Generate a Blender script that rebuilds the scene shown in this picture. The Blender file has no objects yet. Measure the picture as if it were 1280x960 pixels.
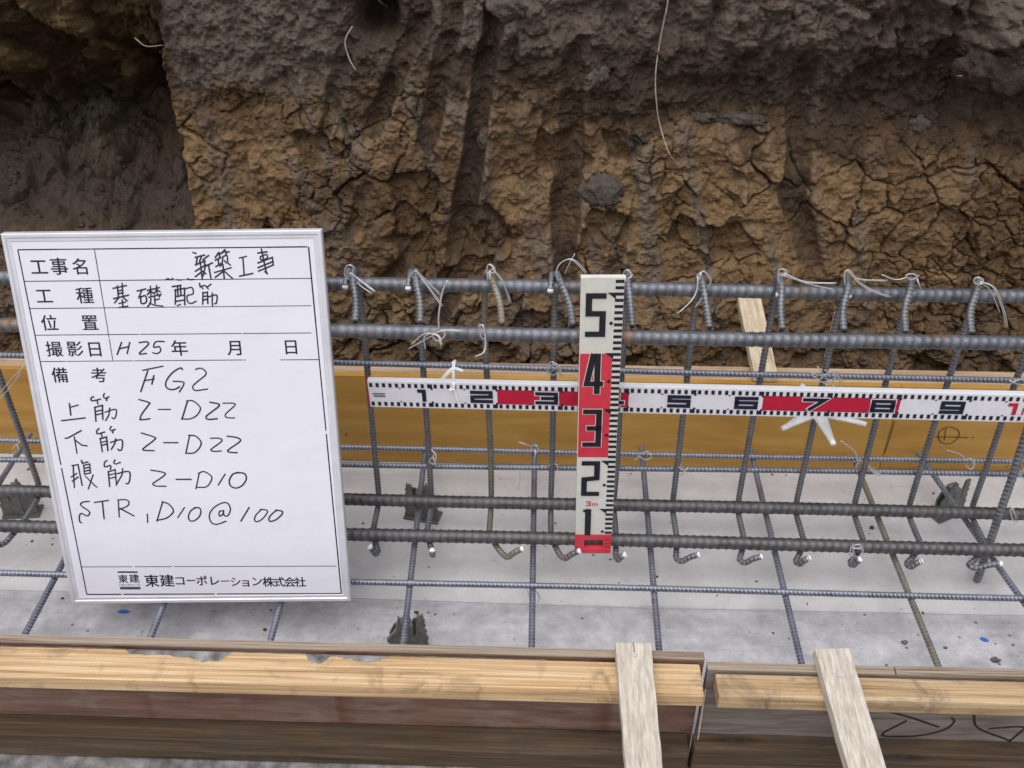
import bpy, math, random
import numpy as np
from mathutils import Vector, Matrix

SC = bpy.context.scene
COL = SC.collection
random.seed(7)
RNG = np.random.default_rng(11)

# ------------------------------------------------------------------ camera
cam_d = bpy.data.cameras.new('camera')
cam = bpy.data.objects.new('camera', cam_d)
COL.objects.link(cam)
cam_d.sensor_width = 36.0
cam_d.lens = 36.0 * 1276.2 / 1280.0
cam_d.clip_start = 0.02
cam_d.clip_end = 500
_r = Vector((0.99954818, 0.02991301, 0.00293991))
_u = Vector((-0.01991958, 0.58600106, 0.81006541))
_f = Vector((-0.0225087, 0.80975797, -0.58633215))
cam.matrix_world = Matrix(((_r.x, _u.x, -_f.x, -0.072), (_r.y, _u.y, -_f.y, -1.2127), (_r.z, _u.z, -_f.z, 1.2227), (0, 0, 0, 1)))
SC.camera = cam

# ------------------------------------------------------------------ light: bright overcast
SUN_EL, SUN_AZ = math.radians(67), math.radians(200)      # azimuth clockwise from +y
w = bpy.data.worlds.new('World')
SC.world = w
w.use_nodes = True
wn = w.node_tree
wn.nodes.clear()
sky = wn.nodes.new('ShaderNodeTexSky')
sky.sky_type = 'NISHITA'
sky.sun_disc = False
sky.sun_elevation = SUN_EL
sky.sun_rotation = SUN_AZ
sky.air_density = 1.0
sky.dust_density = 3.0
sky.ozone_density = 1.0
hsv = wn.nodes.new('ShaderNodeHueSaturation')
hsv.inputs['Saturation'].default_value = 0.34
bg = wn.nodes.new('ShaderNodeBackground')
bg.inputs['Strength'].default_value = 0.15
wo = wn.nodes.new('ShaderNodeOutputWorld')
wn.links.new(sky.outputs[0], hsv.inputs['Color'])
wn.links.new(hsv.outputs[0], bg.inputs['Color'])
wn.links.new(bg.outputs[0], wo.inputs['Surface'])
sd = bpy.data.lights.new('sun', 'SUN')
sd.energy = 1.25
sd.angle = math.radians(70)
sd.color = (1.0, 0.97, 0.97)
sun = bpy.data.objects.new('sun', sd)
COL.objects.link(sun)
dirv = Vector((math.sin(SUN_AZ) * math.cos(SUN_EL), math.cos(SUN_AZ) * math.cos(SUN_EL), math.sin(SUN_EL)))
sun.rotation_euler = dirv.to_track_quat('Z', 'Y').to_euler()
SC.view_settings.view_transform = 'Standard'
SC.view_settings.look = 'None'
SC.view_settings.exposure = 0.2
SC.view_settings.gamma = 1.0
SC.view_settings.use_curve_mapping = False

# ------------------------------------------------------------------ materials
class NT:
    def __init__(self, name):
        self.m = bpy.data.materials.new(name)
        self.m.use_nodes = True
        self.t = self.m.node_tree
        self.b = self.t.nodes['Principled BSDF']
        self.tc = self.t.nodes.new('ShaderNodeTexCoord')

    def n(self, typ, **kw):
        x = self.t.nodes.new(typ)
        for k, v in kw.items():
            setattr(x, k, v)
        return x

    def l(self, a, b):
        self.t.links.new(a, b)

    def mapping(self, scale=(1, 1, 1), rot=(0, 0, 0), coord='Object', loc=None):
        mp = self.n('ShaderNodeMapping')
        mp.inputs['Scale'].default_value = scale
        mp.inputs['Rotation'].default_value = rot
        self.l(self.tc.outputs[coord], mp.inputs[0])
        if loc is not None:
            self.l(loc, mp.inputs['Location'])
        return mp.outputs[0]

    def rnd_loc(self, k=7.0):
        oi = self.n('ShaderNodeObjectInfo')
        v = self.n('ShaderNodeVectorMath', operation='SCALE')
        cx = self.n('ShaderNodeCombineXYZ')
        self.l(oi.outputs['Random'], cx.inputs[0]); self.l(oi.outputs['Random'], cx.inputs[1]); self.l(oi.outputs['Random'], cx.inputs[2])
        self.l(cx.outputs[0], v.inputs[0])
        v.inputs['Scale'].default_value = k
        return v.outputs[0]

    def noise(self, vec, scale, detail=4, rough=0.55, dist=0.0):
        x = self.n('ShaderNodeTexNoise')
        x.inputs['Scale'].default_value = scale
        x.inputs['Detail'].default_value = detail
        x.inputs['Roughness'].default_value = rough
        x.inputs['Distortion'].default_value = dist
        self.l(vec, x.inputs['Vector'])
        return x.outputs['Fac']

    def voro(self, vec, scale, feature='F1', out='Distance'):
        x = self.n('ShaderNodeTexVoronoi', feature=feature)
        x.inputs['Scale'].default_value = scale
        self.l(vec, x.inputs['Vector'])
        return x.outputs[out]

    def ramp(self, fac, stops):
        r = self.n('ShaderNodeValToRGB')
        e = r.color_ramp.elements
        while len(e) < len(stops):
            e.new(0.5)
        for i, (p, c) in enumerate(stops):
            e[i].position = p
            e[i].color = (c[0], c[1], c[2], 1) if hasattr(c, '__len__') else (c, c, c, 1)
        self.l(fac, r.inputs[0])
        return r.outputs[0]

    def mix(self, fac, a, b, mode='MIX'):
        m = self.n('ShaderNodeMix', data_type='RGBA', blend_type=mode)
        for sock, v in ((0, fac), (6, a), (7, b)):
            if hasattr(v, 'links') or isinstance(v, bpy.types.NodeSocket):
                self.l(v, m.inputs[sock])
            else:
                m.inputs[sock].default_value = v if sock == 0 else (v[0], v[1], v[2], 1)
        return m.outputs[2]

    def math(self, op, a, b=0.0):
        m = self.n('ShaderNodeMath', operation=op)
        for i, v in enumerate((a, b)):
            if isinstance(v, bpy.types.NodeSocket):
                self.l(v, m.inputs[i])
            else:
                m.inputs[i].default_value = v
        return m.outputs[0]

    def bump(self, h, strength=0.3, dist=0.002, normal=None):
        b = self.n('ShaderNodeBump')
        b.inputs['Strength'].default_value = strength
        b.inputs['Distance'].default_value = dist
        self.l(h, b.inputs['Height'])
        if normal is not None:
            self.l(normal, b.inputs['Normal'])
        return b.outputs[0]

    def set(self, color=None, rough=None, metal=None, normal=None, spec=None):
        for nm, v in (('Base Color', color), ('Roughness', rough), ('Metallic', metal), ('Normal', normal), ('Specular IOR Level', spec)):
            if v is None:
                continue
            s = self.b.inputs[nm]
            if isinstance(v, bpy.types.NodeSocket):
                self.l(v, s)
            elif nm == 'Base Color':
                s.default_value = (v[0], v[1], v[2], 1)
            else:
                s.default_value = v
        return self.m


def mat_plain(name, c, rough=0.5, metal=0.0, var=0.06, scale=60, spec=0.5):
    t = NT(name)
    f = t.noise(t.mapping(), scale, 4)
    lo = tuple(max(0, x * (1 - var * 2)) for x in c)
    hi = tuple(min(1, x * (1 + var)) for x in c)
    return t.set(t.ramp(f, [(0.3, lo), (0.7, hi)]), rough, metal, spec=spec)


def mat_steel(name, c_lo, c_hi, rust, rust_pos, rough=0.5, metal=0.5, valley=0.0, crest=0.16):
    t = NT(name)
    v = t.mapping(loc=t.rnd_loc())
    a = t.noise(v, 34, 5, 0.6)
    base = t.ramp(a, [(0.3, c_lo), (0.7, c_hi)])
    r = t.noise(v, 13, 6, 0.68, 0.4)
    rf = t.ramp(r, [(rust_pos, 0.0), (rust_pos + 0.14, 1.0)])
    col = t.mix(rf, base, rust)
    g = t.noise(v, 300, 3, 0.6)
    col = t.mix(0.35, col, t.ramp(g, [(0.3, 0.25), (0.7, 0.85)]), 'OVERLAY')
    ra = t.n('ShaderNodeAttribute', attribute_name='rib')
    col = t.mix(ra.outputs['Fac'], t.mix(valley, col, (0.0, 0.0, 0.0)), t.mix(abs(crest), col, (0.62, 0.63, 0.68) if crest > 0 else (0.02, 0.018, 0.016)))  # valleys darkened and crests tinted: rib shadow and glint painted into the colour
    rr = t.ramp(a, [(0.3, rough - 0.12), (0.7, rough + 0.08)])
    mt = t.math('SUBTRACT', metal, t.math('MULTIPLY', rf, metal * 0.8))
    return t.set(col, rr, mt, t.bump(g, 0.35, 0.0006))


def mat_wood(name, lo, mid, hi, axis=0, dirt=0.25, dirt_col=(0.12, 0.10, 0.08), rings=22, rough=0.7):
    t = NT(name)
    sc = [rings, rings, rings]
    sc[axis] = 0.9
    loc = t.rnd_loc()
    v = t.mapping(tuple(sc), loc=loc)
    g = t.noise(v, 3.2, 6, 0.62, 0.7)
    sc2 = [90.0, 90.0, 90.0]
    sc2[axis] = 2.2
    f = t.noise(t.mapping(tuple(sc2), loc=loc), 3.0, 4, 0.6)
    col = t.ramp(g, [(0.28, lo), (0.5, mid), (0.72, hi)])
    col = t.mix(0.7, col, t.ramp(f, [(0.25, 0.24), (0.75, 0.74)]), 'OVERLAY')
    kv = t.n('ShaderNodeMapping')
    ks = [26.0, 26.0, 26.0]
    ks[axis] = 6.0
    kv.inputs['Scale'].default_value = ks
    t.l(t.tc.outputs['Object'], kv.inputs[0]); t.l(loc, kv.inputs['Location'])
    kd = t.voro(kv.outputs[0], 0.55)
    col = t.mix(t.ramp(kd, [(0.07, 0.75), (0.17, 0.0)]), col, tuple(c * 0.38 for c in lo))
    d = t.noise(t.mapping(loc=loc), 16, 7, 0.72, 0.8)
    df = t.ramp(d, [(0.60 - 0.2 * dirt, 0.0), (0.78 - 0.1 * dirt, min(1.0, dirt * 2.2))])
    col = t.mix(df, col, dirt_col)
    sp = t.voro(t.mapping(loc=loc), 120)
    col = t.mix(t.ramp(sp, [(0.04, 0.7), (0.09, 0.0)]), col, (0.05, 0.035, 0.025))
    return t.set(col, rough, 0.0, t.bump(f, 0.5, 0.0007), 0.3)


M = {}
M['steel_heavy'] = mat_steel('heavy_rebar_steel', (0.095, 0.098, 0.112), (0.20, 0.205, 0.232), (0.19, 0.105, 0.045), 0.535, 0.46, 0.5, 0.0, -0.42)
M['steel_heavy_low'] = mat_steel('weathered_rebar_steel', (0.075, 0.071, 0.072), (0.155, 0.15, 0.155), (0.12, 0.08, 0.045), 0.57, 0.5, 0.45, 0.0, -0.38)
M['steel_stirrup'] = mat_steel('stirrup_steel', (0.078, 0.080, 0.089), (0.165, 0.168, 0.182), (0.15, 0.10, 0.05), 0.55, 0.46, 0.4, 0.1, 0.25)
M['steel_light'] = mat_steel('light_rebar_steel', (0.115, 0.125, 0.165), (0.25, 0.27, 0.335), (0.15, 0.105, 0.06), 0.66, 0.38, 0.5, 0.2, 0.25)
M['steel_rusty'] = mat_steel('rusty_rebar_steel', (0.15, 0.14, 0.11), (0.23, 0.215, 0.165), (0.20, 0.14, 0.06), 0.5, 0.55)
M['wire'] = mat_plain('tie_wire_steel', (0.74, 0.74, 0.74), 0.36, 0.55)
M['white_plastic'] = mat_plain('white_plastic', (0.82, 0.82, 0.80), 0.35)
M['tip_paint'] = mat_plain('white_tip_paint', (0.88, 0.88, 0.88), 0.5)
M['black_ink'] = mat_plain('black_print', (0.012, 0.013, 0.02), 0.45)
M['navy_ink'] = mat_plain('navy_print', (0.012, 0.012, 0.032), 0.45)
M['marker_ink'] = mat_plain('marker_ink', (0.022, 0.022, 0.04), 0.5, var=0.3, scale=300)
M['faint_ink'] = mat_plain('faint_ink', (0.42, 0.41, 0.45), 0.5)
M['red_paint'] = mat_plain('red_print', (0.50, 0.012, 0.045), 0.4)
M['red_bright'] = mat_plain('bright_red_print', (0.66, 0.045, 0.075), 0.35)
M['staff_white'] = mat_plain('staff_cream_white', (0.70, 0.69, 0.63), 0.35, var=0.04)
M['rod_white'] = mat_plain('rod_white', (0.76, 0.755, 0.79), 0.35, var=0.03)
M['blue_paint'] = mat_plain('blue_chip', (0.03, 0.16, 0.62), 0.4)
M['pink_plastic'] = mat_plain('pink_plastic', (0.55, 0.13, 0.13), 0.45)
M['chair_plastic'] = mat_plain('grey_green_plastic', (0.15, 0.155, 0.14), 0.45, var=0.2, scale=90)
M['root'] = mat_plain('dry_root', (0.40, 0.33, 0.25), 0.8, var=0.2, scale=120)
M['mark_ink'] = mat_plain('carpenter_ink', (0.03, 0.022, 0.018), 0.6, var=0.3, scale=200)
M['aluminium'] = mat_plain('aluminium_edge', (0.70, 0.70, 0.75), 0.42, 0.25, var=0.05, scale=25)

t = NT('whiteboard_enamel')
f = t.noise(t.mapping(), 5, 4)
s = t.noise(t.mapping((30, 8, 30)), 6, 5, 0.65)
col = t.ramp(f, [(0.3, (0.755, 0.755, 0.825)), (0.7, (0.80, 0.80, 0.86))])
col = t.mix(t.ramp(s, [(0.60, 0.0), (0.80, 0.28)]), col, (0.58, 0.57, 0.62))
wp = t.noise(t.mapping((2.5, 7, 2.5), (0, 0, 0.5)), 3, 6, 0.7, 1.0)
col = t.mix(t.ramp(wp, [(0.5, 0.0), (0.75, 0.16)]), col, (0.52, 0.52, 0.60))
sp = t.voro(t.mapping(), 62)
col = t.mix(t.ramp(sp, [(0.03, 0.6), (0.055, 0.0)]), col, (0.4, 0.38, 0.42))
M['whiteboard'] = t.set(col, 0.28, 0.0, spec=0.45)

t = NT('lean_concrete')
v = t.mapping()
a = t.noise(v, 2.4, 6, 0.6, 0.3)
b_ = t.noise(v, 28, 6, 0.65)
col = t.ramp(a, [(0.3, (0.41, 0.40, 0.42)), (0.7, (0.53, 0.525, 0.545))])
col = t.mix(0.6, col, t.ramp(b_, [(0.3, 0.28), (0.7, 0.72)]), 'OVERLAY')
tr = t.noise(t.mapping((1.2, 16, 1)), 3.0, 5, 0.6, 0.5)
col = t.mix(t.ramp(tr, [(0.52, 0.0), (0.72, 0.5)]), col, (0.32, 0.315, 0.325))
sp = t.voro(v, 34)
spn = t.noise(v, 9, 2)
spf = t.math('MULTIPLY', t.ramp(sp, [(0.06, 1.0), (0.13, 0.0)]), t.ramp(spn, [(0.42, 0.0), (0.56, 0.9)]))
col = t.mix(spf, col, (0.09, 0.088, 0.085))
sm = t.noise(v, 3.6, 7, 0.7, 1.6)
col = t.mix(t.ramp(sm, [(0.50, 0.0), (0.68, 0.55)]), col, (0.31, 0.305, 0.305))
sp2 = t.voro(v, 95)
col = t.mix(t.ramp(sp2, [(0.08, 0.6), (0.15, 0.0)]), col, (0.16, 0.155, 0.15))
st = t.noise(v, 5.5, 7, 0.7, 1.2)
col = t.mix(t.ramp(st, [(0.62, 0.0), (0.72, 0.45)]), col, (0.33, 0.31, 0.28))
sep = t.n('ShaderNodeSeparateXYZ')
t.l(t.tc.outputs['Object'], sep.inputs[0])
yy = t.math('ADD', sep.outputs['Y'], t.math('MULTIPLY', t.noise(v, 14, 3), 0.012))
strip_f = t.ramp(t.math('ADD', yy, 0.5), [(0.4715, 0.0), (0.4755, 1.0)])
col = t.mix(strip_f, col, t.mix(0.55, col, (0.70, 0.69, 0.68)))
M['concrete'] = t.set(col, 0.85, 0.0, t.bump(b_, 0.5, 0.002, t.bump(sp, 0.25, 0.001)), 0.3)

M['concrete_dirty'] = mat_plain('dirty_concrete', (0.24, 0.235, 0.225), 0.9, var=0.35, scale=45)

t = NT('yellow_coated_ply')
v = t.mapping()
a = t.noise(t.mapping((1.5, 1, 9)), 3, 5, 0.6, 0.4)
col = t.ramp(a, [(0.3, (0.37, 0.19, 0.034)), (0.55, (0.48, 0.262, 0.055)), (0.75, (0.55, 0.32, 0.09))])
d = t.noise(v, 12, 6, 0.7, 0.6)
col = t.mix(t.ramp(d, [(0.62, 0.0), (0.76, 0.35)]), col, (0.24, 0.15, 0.07))
sp = t.voro(v, 26)
spn = t.noise(v, 6, 2)
col = t.mix(t.math('MULTIPLY', t.ramp(sp, [(0.05, 0.9), (0.1, 0.0)]), t.ramp(spn, [(0.5, 0.0), (0.6, 1.0)])), col, (0.10, 0.05, 0.015))
M['yellow_ply'] = t.set(col, t.ramp(d, [(0.3, 0.32), (0.7, 0.5)]), 0.0, t.bump(d, 0.12, 0.001), 0.4)

t = NT('red_brown_ply')
v = t.mapping()
a = t.noise(t.mapping((2.0, 2, 22)), 3, 6, 0.62, 0.9)
col = t.ramp(a, [(0.25, (0.115, 0.058, 0.04)), (0.5, (0.20, 0.115, 0.085)), (0.75, (0.27, 0.18, 0.145))])
d = t.noise(t.mapping((4, 4, 12)), 2.5, 6, 0.7, 0.8)
col = t.mix(t.ramp(d, [(0.5, 0.0), (0.72, 0.65)]), col, (0.30, 0.25, 0.22))
q = t.noise(t.mapping((3.2, 1, 0.25)), 2.2, 3, 0.6)
col = t.mix(t.ramp(q, [(0.56, 0.0), (0.63, 0.75)]), col, (0.115, 0.035, 0.018))
M['ply_red'] = t.set(col, 0.5, 0.0, t.bump(a, 0.2, 0.0008), 0.4)

t = NT('grey_stained_ply')
v = t.mapping()
a = t.noise(t.mapping((2.0, 2, 20)), 3, 6, 0.62, 1.2)
col = t.ramp(a, [(0.25, (0.10, 0.075, 0.065)), (0.5, (0.205, 0.165, 0.145)), (0.75, (0.31, 0.285, 0.27))])
d = t.noise(t.mapping((4, 4, 12)), 2.5, 6, 0.7, 0.8)
col = t.mix(t.ramp(d, [(0.5, 0.0), (0.7, 0.6)]), col, (0.13, 0.07, 0.05))
M['ply_grey'] = t.set(col, 0.5, 0.0, t.bump(a, 0.2, 0.0008), 0.4)

t = NT('ply_edge_layers')
v = t.mapping()
wv = t.noise(t.mapping((3, 420, 260)), 1.0, 3, 0.6)
col = t.ramp(wv, [(0.38, (0.15, 0.10, 0.07)), (0.5, (0.40, 0.33, 0.25)), (0.62, (0.26, 0.19, 0.135))])
d = t.noise(v, 20, 6, 0.7)
col = t.mix(t.ramp(d, [(0.5, 0.0), (0.7, 0.8)]), col, (0.27, 0.245, 0.21))
M['ply_edge'] = t.set(col, 0.8, 0.0, t.bump(wv, 0.4, 0.0008), 0.2)

M['pine'] = mat_wood('new_pine_batten', (0.36, 0.19, 0.075), (0.58, 0.395, 0.215), (0.71, 0.57, 0.38), 0, 0.42, (0.20, 0.13, 0.075), 58)
M['pine_old'] = mat_wood('rough_sawn_batten', (0.27, 0.15, 0.07), (0.45, 0.31, 0.17), (0.60, 0.46, 0.29), 0, 0.62, (0.15, 0.11, 0.08), 48)
M['wood_dark'] = mat_wood('dark_brown_batten', (0.045, 0.029, 0.017), (0.095, 0.062, 0.037), (0.165, 0.112, 0.07), 0, 0.6, (0.075, 0.062, 0.05), 18, 0.6)  # bottom battens, darker brown than the top ones
M['wood_pink'] = mat_wood('back_batten_wood', (0.36, 0.24, 0.14), (0.46, 0.33, 0.21), (0.54, 0.42, 0.30), 0, 0.3, (0.22, 0.15, 0.1))
M['wood_pale'] = mat_wood('pale_strut_wood', (0.43, 0.37, 0.30), (0.53, 0.47, 0.39), (0.60, 0.55, 0.48), 1, 0.2, (0.3, 0.26, 0.22), 44, 0.75)
M['wood_cream'] = mat_wood('cream_strut_wood', (0.46, 0.36, 0.24), (0.58, 0.48, 0.34), (0.64, 0.55, 0.42), 1, 0.2, (0.25, 0.19, 0.14), 26, 0.75)

t = NT('clay_soil')
at = t.n('ShaderNodeAttribute', attribute_name='soil')
v = t.mapping()
a = t.noise(v, 55, 6, 0.7)
b_ = t.noise(v, 210, 4, 0.65)
col = t.mix(0.75, at.outputs['Color'], t.ramp(a, [(0.25, 0.28), (0.75, 0.74)]), 'OVERLAY')
col = t.mix(0.55, col, t.ramp(b_, [(0.25, 0.3), (0.75, 0.72)]), 'OVERLAY')
sp = t.voro(v, 120)
spn = t.noise(v, 14, 3)
col = t.mix(t.math('MULTIPLY', t.ramp(sp, [(0.08, 0.5), (0.2, 0.0)]), t.ramp(spn, [(0.5, 0.0), (0.62, 1.0)])), col, (0.34, 0.30, 0.26))
c_ = t.noise(v, 95, 5, 0.75, 0.6)
M['soil'] = t.set(col, 0.95, 0.0, t.bump(b_, 0.9, 0.003, t.bump(c_, 0.8, 0.006, t.bump(a, 0.7, 0.008))), 0.1)

def mat_clod(name, lo, hi):
    t = NT(name)
    v = t.mapping(loc=t.rnd_loc())
    a = t.noise(v, 60, 6, 0.7)
    b = t.noise(v, 240, 4, 0.7)
    col = t.mix(0.5, t.ramp(a, [(0.3, lo), (0.7, hi)]), t.ramp(b, [(0.3, 0.3), (0.7, 0.7)]), 'OVERLAY')
    return t.set(col, 0.95, 0.0, t.bump(b, 0.9, 0.003, t.bump(a, 0.8, 0.008)), 0.1)
M['clod_grey'] = mat_clod('dry_grey_clod', (0.11, 0.09, 0.072), (0.19, 0.158, 0.13))
M['pebble'] = mat_clod('grey_pebble', (0.20, 0.19, 0.18), (0.32, 0.31, 0.30))
M['clod_dark'] = mat_clod('dark_clod', (0.06, 0.046, 0.036), (0.125, 0.098, 0.078))
M['clod_brown'] = mat_clod('brown_clod', (0.15, 0.085, 0.035), (0.26, 0.16, 0.075))

# ------------------------------------------------------------------ object helpers
def tag(o, label=None, cat=None, group=None, kind=None):
    if label: o['label'] = label
    if cat: o['category'] = cat
    if group: o['group'] = group
    if kind: o['kind'] = kind
    return o

def empty(name, loc=(0, 0, 0), mat=None):
    o = bpy.data.objects.new(name, None)
    o.empty_display_size = 0.05
    COL.objects.link(o)
    if mat is not None:
        o.matrix_world = mat
    else:
        o.location = loc
    return o

class MB:
    """collects vertices and faces; build() links them as one mesh object"""
    def __init__(self):
        self.v = []
        self.f = []
        self.rib = []

    def add(self, vs, fs):
        k = len(self.v)
        self.v.extend([tuple(float(c) for c in p) for p in vs])
        self.f.extend([tuple(int(i) + k for i in q) for q in fs])
        return self

    def box(self, lo, hi, bev=0.0):
        x0, y0, z0 = lo
        x1, y1, z1 = hi
        if bev <= 0:
            vs = [(x0, y0, z0), (x1, y0, z0), (x1, y1, z0), (x0, y1, z0), (x0, y0, z1), (x1, y0, z1), (x1, y1, z1), (x0, y1, z1)]
            fs = [(3, 2, 1, 0), (4, 5, 6, 7), (0, 1, 5, 4), (1, 2, 6, 5), (2, 3, 7, 6), (3, 0, 4, 7)]
            return self.add(vs, fs)
        import bmesh
        bm = bmesh.new()
        bmesh.ops.create_cube(bm, size=1.0)
        for p in bm.verts:
            p.co = Vector(((x0 + x1) / 2 + p.co.x * (x1 - x0), (y0 + y1) / 2 + p.co.y * (y1 - y0), (z0 + z1) / 2 + p.co.z * (z1 - z0)))
        bmesh.ops.bevel(bm, geom=list(bm.edges), offset=bev, segments=2, profile=0.6, affect='EDGES')
        bm.verts.index_update()
        self.add([p.co for p in bm.verts], [[q.index for q in f.verts] for f in bm.faces])
        bm.free()
        return self

    def prism(self, poly, d0, d1, axis=1):
        """extrude a polygon (2 coords) along the given axis between d0 and d1"""
        n = len(poly)
        def mk(p, d):
            q = list(p)
            q.insert(axis, d)
            return tuple(q)
        vs = [mk(p, d0) for p in poly] + [mk(p, d1) for p in poly]
        fs = [tuple(range(n)), tuple(range(2 * n - 1, n - 1, -1))]
        fs += [(i, (i + 1) % n, n + (i + 1) % n, n + i)[::-1] for i in range(n)]
        return self.add(vs, fs)

    def build(self, name, m, parent=None, smooth=False, fix=True):
        me = bpy.data.meshes.new(name)
        me.from_pydata(self.v, [], self.f)
        if fix:
            import bmesh
            bm = bmesh.new()
            bm.from_mesh(me)
            bmesh.ops.recalc_face_normals(bm, faces=bm.faces)
            bm.to_mesh(me)
            bm.free()
        if smooth:
            me.polygons.foreach_set('use_smooth', [True] * len(me.polygons))
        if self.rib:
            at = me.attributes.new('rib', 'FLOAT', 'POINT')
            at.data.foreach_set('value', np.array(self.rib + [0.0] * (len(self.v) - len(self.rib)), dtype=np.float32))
        me.materials.append(m)
        o = bpy.data.objects.new(name, me)
        COL.objects.link(o)
        if parent is not None:
            o.parent = parent
        return o


def round_path(pts, rad, seg=6):
    """polyline with its corners replaced by arcs (quadratic)"""
    P = [np.array(p, float) for p in pts]
    out = [P[0]]
    for i in range(1, len(P) - 1):
        a, b, c = P[i - 1], P[i], P[i + 1]
        la, lc = np.linalg.norm(a - b), np.linalg.norm(c - b)
        r = min(rad, la * 0.48, lc * 0.48)
        p0 = b + (a - b) / la * r
        p1 = b + (c - b) / lc * r
        for k in range(seg + 1):
            s = k / seg
            out.append((1 - s) ** 2 * p0 + 2 * s * (1 - s) * b + s * s * p1)
    out.append(P[-1])
    return np.array(out)

def resample(P, ds):
    P = np.asarray(P, float)
    d = np.r_[0, np.cumsum(np.linalg.norm(np.diff(P, axis=0), axis=1))]
    n = max(2, int(round(d[-1] / ds)) + 1)
    s = np.linspace(0, d[-1], n)
    return np.stack([np.interp(s, d, P[:, k]) for k in range(3)], 1)

def smooth_curve(P, sub=6):
    P = np.asarray(P, float)
    if len(P) < 3:
        return P
    Q = np.vstack([2 * P[0] - P[1], P, 2 * P[-1] - P[-2]])
    out = []
    for i in range(1, len(Q) - 2):
        for k in range(sub):
            s = k / sub
            a, b, c, d = Q[i - 1], Q[i], Q[i + 1], Q[i + 2]
            out.append(0.5 * (2 * b + (c - a) * s + (2 * a - 5 * b + 4 * c - d) * s * s + (3 * b - a - 3 * c + d) * s ** 3))
    out.append(P[-1])
    return np.array(out)

def sweep(mb, P, rad, n=8, cap=True):
    """tube along P; rad is a number, an array per ring or an array (ring, n)"""
    P = np.asarray(P, float)
    K = len(P)
    T = np.gradient(P, axis=0)
    T /= np.linalg.norm(T, axis=1)[:, None] + 1e-12
    ref = np.array([0, 0, 1.0]) if abs(T[0][2]) < 0.8 else np.array([0, 1.0, 0])
    N = ref - T[0] * (ref @ T[0])
    N /= np.linalg.norm(N)
    R = np.zeros((K, n))
    rad = np.asarray(rad, float)
    R[:] = rad if rad.ndim == 2 else (rad[:, None] if rad.ndim == 1 else rad)
    ph = np.arange(n) * 2 * math.pi / n
    V = np.zeros((K, n, 3))
    for i in range(K):
        N = N - T[i] * (N @ T[i])
        N /= np.linalg.norm(N)
        B = np.cross(T[i], N)
        V[i] = P[i] + R[i][:, None] * (np.cos(ph)[:, None] * N + np.sin(ph)[:, None] * B)
    i, j = np.meshgrid(np.arange(K - 1), np.arange(n), indexing='ij')
    a = i * n + j
    b = i * n + (j + 1) % n
    F = np.stack([a, b, b + n, a + n], -1).reshape(-1, 4)
    fs = [tuple(q) for q in F]
    if cap:
        fs.append(tuple(range(n - 1, -1, -1)))
        fs.append(tuple(range((K - 1) * n, K * n)))
    mb.add(V.reshape(-1, 3), fs)

def rebar(mb, P, r, pitch, h, n=10):
    """deformed bar: transverse ribs on two halves and two lengthwise ribs"""
    P = resample(P, pitch / 5)
    K = len(P)
    ph = np.arange(n) * 2 * math.pi / n
    k = np.arange(K)
    prof = np.array([0.0, 0.0, 0.0, 1.0, 0.8])
    R = np.zeros((K, n))
    side = np.cos(ph + math.pi / 2) >= 0
    R[:, side] = prof[k % 5][:, None]
    R[:, ~side] = prof[k % 5][:, None]
    amp = np.abs(np.cos(ph + math.pi / 2)) ** 0.35
    R = r + h * R * amp[None, :]
    lon = np.abs(np.cos(ph + math.pi / 2)) < 0.2
    R[:, lon] = r + h * 0.8
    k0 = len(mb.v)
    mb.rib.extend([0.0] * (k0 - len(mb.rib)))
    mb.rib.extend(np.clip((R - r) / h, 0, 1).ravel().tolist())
    sweep(mb, P, R, n)

def ribbon(mb, pts, w, plane, closed=False, square=True):
    """flat stroke of width w; plane maps (a, b) to 3-D"""
    P = [np.array(p, float) for p in pts]
    Q = [P[0]]
    for p in P[1:]:
        if np.linalg.norm(p - Q[-1]) > 1e-6:
            Q.append(p)
    P = Q
    if len(P) < 2:
        return
    if square:
        d = (P[0] - P[1]); P[0] = P[0] + d / np.linalg.norm(d) * w * 0.5
        d = (P[-1] - P[-2]); P[-1] = P[-1] + d / np.linalg.norm(d) * w * 0.5
    L = []
    for i, p in enumerate(P):
        if i == 0: d = P[1] - P[0]; m = np.array([-d[1], d[0]]) / np.linalg.norm(d)
        elif i == len(P) - 1: d = P[-1] - P[-2]; m = np.array([-d[1], d[0]]) / np.linalg.norm(d)
        else:
            d0 = P[i] - P[i - 1]; d1 = P[i + 1] - P[i]
            n0 = np.array([-d0[1], d0[0]]) / np.linalg.norm(d0); n1 = np.array([-d1[1], d1[0]]) / np.linalg.norm(d1)
            m = n0 + n1
            q = m @ m
            m = m / q * 2 if q > 0.35 else n1
        L.append((p + m * w / 2, p - m * w / 2))
    vs = []
    for a, b in L:
        vs.append(plane(*a)); vs.append(plane(*b))
    fs = [(2 * i, 2 * i + 1, 2 * i + 3, 2 * i + 2) for i in range(len(L) - 1)]
    mb.add(vs, fs)

def glyph_mesh(mb, ch, cx, cy, size, plane, bold=0.0):
    c = bpy.data.curves.new('glyph', 'FONT')
    c.body = ch
    c.size = 1.0
    c.resolution_u = 3
    c.offset = bold
    o = bpy.data.objects.new('glyph', c)
    COL.objects.link(o)
    dg = bpy.context.evaluated_depsgraph_get()
    me = bpy.data.meshes.new_from_object(o.evaluated_get(dg))
    V = [(p.co.x, p.co.y) for p in me.vertices]
    if V:
        fs = [tuple(p.vertices) for p in me.polygons]
        mb.add([plane(cx + (x - 0.5) * size, cy + (y - 0.38) * size) for x, y in V], fs)
    bpy.data.objects.remove(o)
    bpy.data.curves.remove(c)
    bpy.data.meshes.remove(me)

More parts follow.
